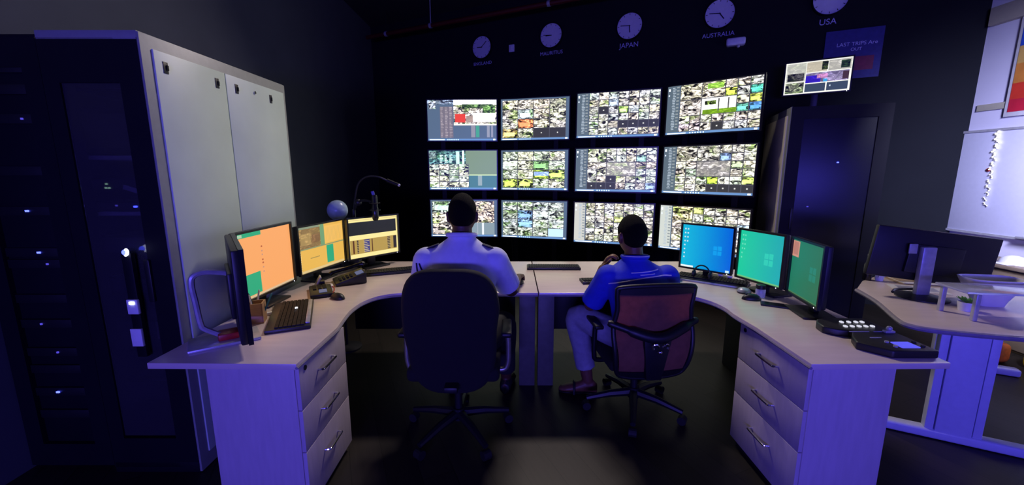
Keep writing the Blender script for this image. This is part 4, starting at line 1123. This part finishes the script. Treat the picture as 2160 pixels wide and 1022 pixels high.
def foot(mb, ankle, toe_dir, s=1.0, grow=0):
    A = Vector(ankle); d = Vector((toe_dir[0], toe_dir[1], 0)).normalized(); sd = Vector((-d.y, d.x, 0))
    prof = [(-.065, .026, .030), (-.04, .034, .042), (0, .035, .050), (.05, .038, .038), (.10, .045, .028), (.145, .044, .022), (.18, .032, .016), (.195, .012, .010)]
    vs = []; n = 14
    for q, w, h in prof:
        for k in range(n):
            t_ = 2 * math.pi * k / n
            c = Vector((A.x, A.y, 0)) + d * q * s
            vs.append(c + sd * math.cos(t_) * (w + grow) * s + Vector((0, 0, max(.012, .014 + (h + grow) * s * (1 + math.sin(t_)) ))))
    fs = [(i * n + k, (i + 1) * n + k, (i + 1) * n + (k + 1) % n, i * n + (k + 1) % n) for i in range(len(prof) - 1) for k in range(n)]
    fs += [tuple(range(n)), tuple((len(prof) - 1) * n + k for k in range(n))[::-1]]
    mb._add(vs, fs)

def person(label, skin, torso, head, hs, yaw, pitch, arms, legs, hands, feet, yawt, shirt, trouser, sleeve_t, hem_t, shoe=None):
    t = thing('person', label, 'person', (torso[0][0][0], torso[0][0][1], 0))
    T0 = Matrix.Translation(-Vector((torso[0][0][0], torso[0][0][1], 0)))
    def fin(o): o.data.transform(T0); return o
    b = MB()
    b.rings([(c, rx * .93, ry * .93, yawt) for c, rx, ry in torso])
    nb = Vector(torso[-1][0]); hc = Vector(head)
    b.limb([nb - Vector((0, 0, .05)), nb.lerp(hc, .4), hc + Vector((0, -.01, -.02))], [.062, .054, .056], 16, 4)
    hm = head_mesh(b, hc, hs, yaw, pitch)
    for sh, el, wr in arms:
        sh, el, wr = Vector(sh), Vector(el), Vector(wr)
        b.limb([sh, sh.lerp(el, .5), el, el.lerp(wr, .35), wr], [.055, .048, .040, .041, .027], 14, 5)
    for (wr, d, up, th, cu) in hands: hand(b, wr, d, up, th, cu)
    for hp_, kn, an in legs:
        hp_, kn, an = Vector(hp_), Vector(kn), Vector(an)
        b.limb([hp_, hp_.lerp(kn, .5), kn, kn.lerp(an, .35), an], [.085, .075, .056, .055, .036], 14, 5)
    for an, d in feet: foot(b, an, d)
    body = fuse(b.build('body', skin, t), .0055, 2, .4); fin(body)
    # shirt with short sleeves
    sM = MB()
    sM.rings([(c, rx * 1.02 + .012, ry * 1.02 + .014, yawt) for c, rx, ry in torso[:-1]] + [(tuple(Vector(torso[-1][0]) + Vector((0, -.004, .0))), .072, .074, yawt), (tuple(Vector(torso[-1][0]) + Vector((0, -.004, .022))), .067, .071, yawt)])
    for sh, el, wr in arms:
        sh, el = Vector(sh), Vector(el); e2 = sh.lerp(el, sleeve_t)
        dr_ = (e2 - sh).normalized()
        sM.tube([sh - dr_ * .03, sh, sh.lerp(e2, .33), sh.lerp(e2, .66), e2, e2 + dr_ * .004], [.055, .076, .074, .073, .076, .070], 16)
        sM.sphere(sh, .074, 16, 12)
    so = fuse(sM.build('shirt', shirt, t), .009, 4, .5)
    bvh = BVHTree.FromPolygons([v.co.copy() for v in so.data.vertices], [tuple(p.vertices) for p in so.data.polygons])
    fin(so)
    tM = MB()
    c0 = Vector(torso[0][0])
    tM.rings([((c.x, c.y, c.z), rx, ry, yawt) for c, rx, ry in ((c0 - Vector((0, 0, .015)), .15, .115), (c0 + Vector((0, 0, .03)), torso[0][1] + .012, torso[0][2] + .012), (c0 + Vector((0, 0, .14)), torso[1][1] + .008, torso[1][2] + .010))])
    for hp_, kn, an in legs:
        hp_, kn, an = Vector(hp_), Vector(kn), Vector(an); e2 = kn.lerp(an, hem_t)
        tM.limb([hp_, hp_.lerp(kn, .5), kn, kn.lerp(e2, .5)], [.098, .090, .075, .072], 16, 5)
        tM.tube([kn.lerp(e2, .4), kn.lerp(e2, .75), e2], [.070, .068, .066], 16)
    fin(fuse(tM.build('trousers', trouser, t), .009, 4, .5))
    if shoe:
        for an, d in feet:
            q = MB(); foot(q, an, d, 1.0, .006)
            q.v = [(x, y, z - .012 if shoe == 'shoe' else min(z - .012, .020)) for x, y, z in q.v]
            fin(fuse(q.build('shoe' if shoe == 'shoe' else 'sandal', 'black', t), .006, 2, .4))
            if shoe == 'sandal':
                A = Vector(an); dd = Vector((d[0], d[1], 0)).normalized(); sdv = Vector((-dd.y, dd.x, 0)); c = Vector((A.x, A.y, 0)) + dd * .09
                sm = MB().tube([c + sdv * .052 * math.cos(a) + Vector((0, 0, .014 + .068 * math.sin(a))) for a in [j * math.pi / 12 for j in range(13)]], .009, 8).build('strap', 'black', t, smooth=True); fin(sm)
    h = hair_cap('hair', hm, t); fin(h)
    T = t
    for sx in (-1, 1):
        e = MB().sphere(hm @ Vector((sx * .031, .0735, .006)), .0115 * hs, 12, 10).build('eye', 'eye', t, smooth=True); fin(e)
        pz = MB().sphere(hm @ Vector((sx * .031, .0823, .006)), .0046 * hs, 10, 8).build('pupil', 'pupil', e, smooth=True); fin(pz)
    return t, bvh, T0

# man on the left: pale uniform shirt, seen from behind
torL = [((-.285, 2.14, .50), .165, .125), ((-.285, 2.14, .66), .160, .118), ((-.283, 2.145, .80), .166, .12), ((-.28, 2.155, .93), .182, .12), ((-.278, 2.165, 1.02), .186, .11), ((-.276, 2.17, 1.075), .155, .092), ((-.274, 2.175, 1.115), .098, .075), ((-.272, 2.18, 1.145), .066, .066)]
armsL = [((-.462, 2.165, 1.022), (-.535, 2.30, .80), (-.43, 2.55, .785)), ((-.094, 2.165, 1.022), (-.008, 2.355, .80), (.035, 2.635, .800))]
legsL = [((-.375, 2.16, .52), (-.40, 2.58, .515), (-.41, 2.70, .10)), ((-.20, 2.16, .52), (-.05, 2.53, .525), (-.04, 2.62, .10))]
manL, bvhL, TL0 = person('person in pale uniform shirt seated in black chair, hand on desk, seen from behind', 'skin_d',
    torL, (-.270, 2.215, 1.262), .97, R(2), R(-6), armsL, legsL,
    [((-.43, 2.55, .785), (.15, 1, -.05), (0, .1, 1), 1, .35), ((.035, 2.635, .800), (.12, 1, -.08), (-.1, .1, 1), -1, .8)],
    [((-.41, 2.70, .1), (-.1, 1)), ((-.04, 2.62, .1), (.15, 1))], 0, 'shirt_l', 'trouser_d', .80, .86, 'shoe')
def on_shirt(bvh, T0, pts, r, name, m, parent, off=.002, frm=-1.5):
    out = []
    for x, z in pts:
        hit = bvh.ray_cast(Vector((x, 1.5, z)), Vector((0, 1, 0)))
        if hit[0] is not None: out.append(hit[0] + Vector((0, -off, 0)))
    if len(out) > 2:
        o = MB().tube(out, r, 6).build(name, m, parent, smooth=True); o.data.transform(T0); return o
# shoulder marks and collar of the uniform
for sx, lab in ((-1, 'epaulette'), (1, 'epaulette')):
    c = Vector((-.278 + sx * .165, 2.165, 1.094))
    e = MB().box((0, 0, 0), (.10, .045, .007)).build(lab, 'navy', manL, bevel=.002)
    e.data.transform(TL0 @ Matrix.Translation(c) @ Matrix.Rotation(sx * R(20), 4, 'Y'))
for zz in (.985, .945):
    on_shirt(bvhL, TL0, [(-.278 + .16 * (k / 16) * (1) - .08, zz - .01 * math.sin(k / 16 * math.pi)) for k in range(17)], .0025, 'shirt_fold', 'shirt_l', manL, .0005)
for k_ in range(2):
    on_shirt(bvhL, TL0, [(-.505 + .006 * k_ * q + .016 * k_, 1.02 - q * .02) for q in range(6)], .005, 'sleeve_stripe', 'navy', manL, .001)
q = MB().tube([Vector((-.272 + .074 * math.cos(a), 2.176 + .076 * math.sin(a), 1.160 - .012 * math.sin(a))) for a in [j * math.pi / 14 for j in range(28)]], .013, 8, closed=True).build('collar', 'shirt_l', manL, smooth=True)
q.data.transform(TL0)

# man on the right: blue polo, chin on hand, leg out to the side
torR = [((.80, 2.375, .46), .165, .13), ((.795, 2.375, .57), .160, .125), ((.785, 2.385, .68), .168, .125), ((.775, 2.40, .79), .182, .122), ((.768, 2.415, .865), .184, .11), ((.762, 2.43, .912), .15, .092), ((.757, 2.44, .945), .096, .076), ((.753, 2.45, .972), .066, .066)]
armsR = [((.590, 2.42, .865), (.505, 2.53, .645), (.60, 2.64, .86)), ((.945, 2.415, .865), (1.02, 2.55, .70), (1.10, 2.75, .785))]
legsR = [((.71, 2.41, .475), (.435, 2.60, .545), (.515, 2.575, .10)), ((.885, 2.42, .475), (.93, 2.80, .515), (.93, 2.83, .10))]
manR, bvhR, TR0 = person('person in royal blue polo with white stripes and grey trousers, chin on hand', 'skin',
    torR, (.742, 2.490, 1.105), 1.06, R(12), R(-4), armsR, legsR,
    [((.60, 2.64, .86), (.42, -.22, 1), (-.8, .35, .4), 1, .9), ((1.10, 2.75, .785), (.25, 1, -.05), (0, .1, 1), 1, .4)],
    [((.515, 2.575, .1), (-1, .12)), ((.93, 2.83, .1), (.1, 1))], R(4), 'shirt_b', 'trouser_g', .88, .80, 'sandal')
on_shirt(bvhR, TR0, [(.575 + .37 * k / 30, .838 + .052 * math.sin(min(1, k / 22) * math.pi / 2)) for k in range(31)], .0035, 'piping', 'white_cloth', manR)
on_shirt(bvhR, TR0, [(.70 + .17 * k / 16, .910 + .012 * k / 16) for k in range(17)], .0032, 'piping', 'white_cloth', manR)
on_shirt(bvhR, TR0, [(.75 + .09 * k / 10, .900 + .004 * k / 10) for k in range(11)], .0028, 'piping', 'white_cloth', manR)
q = MB().tube([Vector((.753 + .074 * math.cos(a), 2.446 + .076 * math.sin(a), .984 - .010 * math.sin(a))) for a in [j * math.pi / 14 for j in range(28)]], .013, 8, closed=True).build('collar', 'shirt_b', manR, smooth=True)
q.data.transform(TR0)
q = MB().tube([Vector((.753 + .084 * math.cos(a), 2.446 + .089 * math.sin(a), .990 - .010 * math.sin(a))) for a in [math.pi * 1.08 + j * math.pi * .84 / 14 for j in range(15)]], .0025, 6).build('collar_stripe', 'white_cloth', manR, smooth=True)
q.data.transform(TR0)

# ------------------------------------------------------------------ second desk on the right
A0 = Vector((2.0, 1.95, 0)); ux = Vector((.955, -.296, 0)); uy = Vector((.40, .917, 0))
d2 = thing('side_desk', 'white-legged office desk at the right carrying a monitor seen from behind', 'desk')
def D2(a_, b_): q = A0 + ux * a_ + uy * b_; return (q.x, q.y)
edge = catmull([(*D2(.95, 0.02), 0), (*D2(.40, -.015), 0), (*D2(.12, -.01), 0), (*D2(.02, .03), 0), (*D2(0, .12), 0), (*D2(.02, .45), 0), (*D2(.0, .72), 0)], 5)
MB().prism([(p.x, p.y) for p in edge] + [D2(0.10, .95), D2(.4, 1.35), D2(1.3, 1.35), D2(1.3, .1)], .706, .735).build('desktop', 'lam', d2, bevel=.004)
MB().tube([(p.x, p.y, .72) for p in edge], .0135, 8).build('edge_band', 'edge', d2, smooth=True)
lp = Vector((2.47, 2.08, 0)); la = Vector((.883, -.47, 0)); lrot = math.atan2(la.y, la.x)
MB().box((lp.x, lp.y, .37), (.15, .06, .67), rz=lrot).build('leg', 'steel_white', d2, bevel=.004)
for s in (-1, 1):
    q = lp + la * s * .098
    MB().box((q.x, q.y, .37), (.038, .05, .67), rz=lrot).build('leg_cover', 'steel_white', d2, bevel=.004)
MB().box((lp.x + la.x * .11, lp.y + la.y * .11, .03), (.82, .07, .055), rz=lrot).build('foot', 'steel_white', d2, bevel=.014, seg=3)
lp2 = lp + Vector((.95, .9, 0))
MB().box((lp2.x, lp2.y, .37), (.22, .06, .67), rz=lrot).build('leg', 'steel_white', d2, bevel=.004)
MB().box((lp2.x, lp2.y, .03), (.75, .07, .055), rz=lrot).build('foot', 'steel_white', d2, bevel=.014, seg=3)
q = (lp + lp2) / 2
MB().box((q.x, q.y, .68), (1.2, .04, .05), rz=math.atan2(.9, .95)).build('crossbar', 'steel_white', d2)

# monitor seen from behind
mb_ = thing('monitor', 'wide black monitor seen from behind on the side desk', 'monitor', (2.50, 2.36, Z), R(-8))
o = MB().box((0, 0, 0), (.68, .032, .315)).build('housing', 'black', mb_, bevel=.008); o.location = (.06, .10, .245); o.rotation_euler = (0, R(6.5), 0)
o2 = MB().box((0, .018, 0), (.66, .006, .295)).build('screen', 'blackgloss', mb_); o2.location = (.06, .10, .245); o2.rotation_euler = (0, R(6.5), 0)
o3 = MB().box((0, -.024, -.02), (.30, .022, .18)).build('back_cover', 'black', mb_, bevel=.006); o3.location = (.06, .10, .245); o3.rotation_euler = (0, R(6.5), 0)
MB().box((-.075, .060, .30), (.045, .008, .06)).build('badge_plate', 'silver', mb_, bevel=.002)
MB().box((.0, .05, .16), (.075, .035, .31)).build('stand_neck', 'silver', mb_, bevel=.008)
MB().lathe([(.125, 0), (.125, .008), (.05, .02), (.03, .022)], (0, .04, 0), 28).build('stand_base', 'black', mb_, smooth=True)
# acrylic riser
rs = thing('shelf_riser', 'clear blue-tinted riser shelf standing on the side desk', 'riser', (2.60, 2.06, Z), R(-10))
MB().box((.02, 0, .15), (.56, .20, .012)).build('shelf', 'acrylic', rs, bevel=.004)
for x, y in ((-.235, .07), (-.20, -.085), (.12, -.085), (.28, .07), (.28, -.085)):
    MB().box((x, y, .072), (.022, .022, .144)).build('leg', 'silver', rs, bevel=.004)
t = thing('planter_bowl', 'frosted white tapered planter on the side desk behind the riser shelf', 'planter', (2.76, 2.27, Z), R(-10))
b = MB(); n = 24; vs = []
for w, d, z in ((.065, .045, 0), (.075, .055, .035), (.125, .08, .12), (.145, .09, .16), (.138, .084, .16), (.115, .075, .12), (.06, .045, .015)):
    for k in range(n):
        a = 2 * math.pi * k / n; c_, s_ = math.cos(a), math.sin(a)
        vs.append((math.copysign(abs(c_) ** .6, c_) * w, math.copysign(abs(s_) ** .6, s_) * d, z))
fs = [(i * n + k, i * n + (k + 1) % n, (i + 1) * n + (k + 1) % n, (i + 1) * n + k) for i in range(6) for k in range(n)] + [tuple(range(n))[::-1], tuple(6 * n + k for k in range(n))]
b._add(vs, fs); b.build('bowl', 'white', t, smooth=True, angle=60)
MB().sphere((0, 0, .09), (.09, .055, .025), 14, 8).build('pebbles', 'silver', t, smooth=True)
t = thing('potted_plant', 'small green leafy plant in a white pot under the riser shelf', 'plant', (2.52, 2.17, Z), 0)
MB().lathe([(.028, 0), (.036, .05), (.033, .05), (.026, .006)], n=16).build('pot', 'white', t, smooth=True)
for k in range(14):
    a = k * 2.4; el_ = .5 + .5 * ((k * 7) % 5) / 5; d = Vector((math.cos(a), math.sin(a), el_)).normalized(); s_ = d.cross(Vector((0, 0, 1))).normalized()
    p0 = Vector((0, 0, .045)); L_ = .05
    up_ = s_.cross(d)
    vs = [p0, p0 + d * L_ * .5 + s_ * .012, p0 + d * L_, p0 + d * L_ * .5 - s_ * .012]
    MB()._add(vs + [v - up_ * .0015 for v in vs], [(0, 1, 2, 3), (7, 6, 5, 4), (0, 4, 5, 1), (1, 5, 6, 2), (2, 6, 7, 3), (3, 7, 4, 0)]).build('leaf', 'leaf', t)
# papers and folder, figurine, cable
t = thing('paper_folder', 'brown kraft folder lying behind the monitor on the side desk', 'folder', (2.86, 2.78, Z), R(-15))
MB().box((0, 0, .003), (.34, .24, .004)).build('back_cover', 'brownpaper', t); MB().box((.01, -.01, .007), (.32, .225, .004)).build('sheets', 'paper', t); MB().box((.0, .02, .011), (.30, .19, .003)).build('front_cover', 'brownpaper', t)
t = thing('paper_sheet', 'loose white sheet beside the monitor base on the side desk', 'paper', (2.66, 2.58, Z), R(-25))
MB().box((0, 0, .001), (.28, .16, .002)).build('sheet', 'paper', t); MB().box((.0, .01, .0024), (.2, .1, .0006)).build('print', 'silver', t)
t = thing('toy_figure', 'little orange and white toy figure at the back corner of the side desk', 'toy', (2.60, 2.80, Z), R(20))
MB().lathe([(.022, 0), (.026, .02), (.02, .045), (.012, .055)], n=14).build('body', 'white', t, smooth=True)
MB().sphere((0, 0, .078), (.028, .025, .027), 14, 10).build('head', 'orange', t, smooth=True)
for s in (-1, 1): MB().lathe([(.010, 0), (.007, .016), (.001, .026)], (s * .017, 0, .094), 8).build('ear', 'orange', t, smooth=True); MB().tube([(s * .018, -.008, .042), (s * .034, -.016, .028)], [.007, .005], 8).build('arm', 'white', t, smooth=True)
t = thing('desk_bottle', 'slim dark bottle at the back corner of the side desk beside the toy', 'bottle', (2.53, 2.82, Z), 0)
MB().lathe([(.024, 0), (.026, .01), (.026, .11), (.012, .14), (.011, .17)], n=16).build('bottle', 'blackgloss', t, smooth=True); MB().lathe([(.0135, .165), (.0135, .185)], n=14).build('cap', 'silver', t)
tag(MB().tube(catmull([(2.42, 2.50, Z + .008), (2.50, 2.56, Z + .008), (2.60, 2.56, Z + .008), (2.66, 2.53, Z + .012)], 6), .008, 8).build('power_cable', 'cord', smooth=True), 'black cable curving across the side desk corner', 'cable')

# ------------------------------------------------------------------ bright bay on the right
wb = thing('whiteboard', 'large glossy whiteboard on the bright right-hand wall', 'whiteboard', (XR, 0, 0))
MB().box((-.012, 3.35, 1.39), (.02, 1.9, .96)).build('panel', mat('whiteboard_enamel', hexc('#d9dbf0'), .18, vary=.02), wb, bevel=.003)
f = MB(); f.box((-.016, 3.35, 1.88), (.03, 1.92, .022)); f.box((-.016, 3.35, .90), (.03, 1.92, .022)); f.box((-.016, 4.30, 1.39), (.03, .022, .96)); f.box((-.016, 2.40, 1.39), (.03, .022, .96)); f.build('frame', 'silver', wb)
MB().box((-.05, 3.2, .915), (.07, .8, .02)).build('pen_tray', 'silver', wb, bevel=.004)
g = thing('reflection_beads', 'row of tiny glowing beads imitating a reflection down the whiteboard', 'light string', (XR - .03, 3.925, 0))  # glowing beads stand in for light reflected in the glossy board
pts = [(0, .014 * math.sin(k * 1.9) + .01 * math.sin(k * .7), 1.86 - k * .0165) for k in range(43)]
MB().tube(pts, .004, 6).build('glint_line', 'white', g)
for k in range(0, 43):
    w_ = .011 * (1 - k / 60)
    MB().sphere((-.006, pts[k][1], pts[k][2]), w_, 8, 6).build('glint_bead', 'glint_bead', g, smooth=True)
t = thing('board_magnet', 'small dark red round magnet on the whiteboard', 'magnet', (XR - .026, 3.955, 1.51))
MB().cyl((0, 0, 0), (-.008, 0, 0), .016, n=16).build('disc', 'red', t); MB().cyl((-.008, 0, 0), (-.011, 0, 0), .010, n=14).build('cap', 'black', t)
pic = thing('wall_picture', 'framed red, orange and blue banded picture on the bright right wall', 'picture', (XR - .002, 3.60, 0))
MB().box((-.012, 0, 2.44), (.022, .66, .90)).build('backing', 'white', pic, bevel=.003)
for z0, z1, c_ in ((2.03, 2.14, '#b8203a'), (2.14, 2.28, '#c8372a'), (2.28, 2.45, '#c9803a'), (2.45, 2.60, '#c9a25a'), (2.60, 2.87, '#2a4fc0')):
    MB().box((-.0245, 0, (z0 + z1) / 2), (.004, .60, z1 - z0)).build('band', mat('print_' + c_[1:], hexc(c_), .5, vary=.15, scale=9), pic)
cb = thing('low_counter', 'brown low counter against the bright right wall behind the side desk', 'counter', (XR - .21, 3.35, 0))
MB().box((0, 0, .695), (.40, 1.5, .03)).build('top', 'counter', cb, bevel=.004)
MB().box((.015, 0, .34), (.35, 1.44, .68)).build('carcass', 'counter', cb, bevel=.003)
for k in (-1, 0, 1):
    dd = MB().box((-.17, k * .48, .345), (.018, .47, .64)).build('door', 'counter', cb, bevel=.003); MB().box((-.186, k * .48 + .18, .5), (.014, .012, .10)).build('handle', 'silver', dd)
t = thing('patterned_box', 'grey speckled box standing on the low counter', 'box', (4.47, 3.24, .711), R(10))
MB().box((0, 0, .07), (.16, .20, .14)).build('box', mat('speckled_card', hexc('#8d8f9c'), .6, vary=.7, scale=25), t, bevel=.004); MB().box((0, 0, .148), (.165, .205, .016)).build('lid', 'silver', t, bevel=.003)
t = thing('white_cap', 'white rounded dome-shaped cap on the low counter', 'cap', (4.31, 3.42, .711), 0)
b = MB(); b.sphere((0, 0, 0), (.085, .10, .075), 18, 12); b.v = [(x, y, max(z, 0)) for x, y, z in b.v]; b.build('crown', 'white', t, smooth=True, angle=80)
MB().box((-.10, 0, .005), (.07, .13, .008)).build('brim', 'white', t, bevel=.003)
t = thing('paper_stack', 'fanned white papers at the front of the low counter', 'papers', (4.30, 3.06, .711), R(12))
for k in range(3): o = MB().box((0, 0, .003 + k * .005), (.20, .28, .004)).build('sheet', 'paper', t); o.rotation_euler = (0, 0, k * .18)
# things on the floor under the side desk
for i, (lab, x, y, m_) in enumerate((('orange parcel on the floor beyond the side desk leg', 3.86, 3.06, 'orange'), ('yellow bag on the floor at the right edge beyond the desk', 4.03, 2.92, 'yellow'))):
    t = thing('floor_bag', lab, 'bag', (x, y, 0), R(20 * i + 10))
    b = MB().box((0, 0, .08), (.15, .13, .16)); o = b.build('body', m_, t, bevel=.04, seg=3)
    MB().tube(catmull([(-.05, 0, .15), (-.04, 0, .21), (.04, 0, .21), (.05, 0, .15)], 5), .006, 6).build('strap', 'white', t, smooth=True)
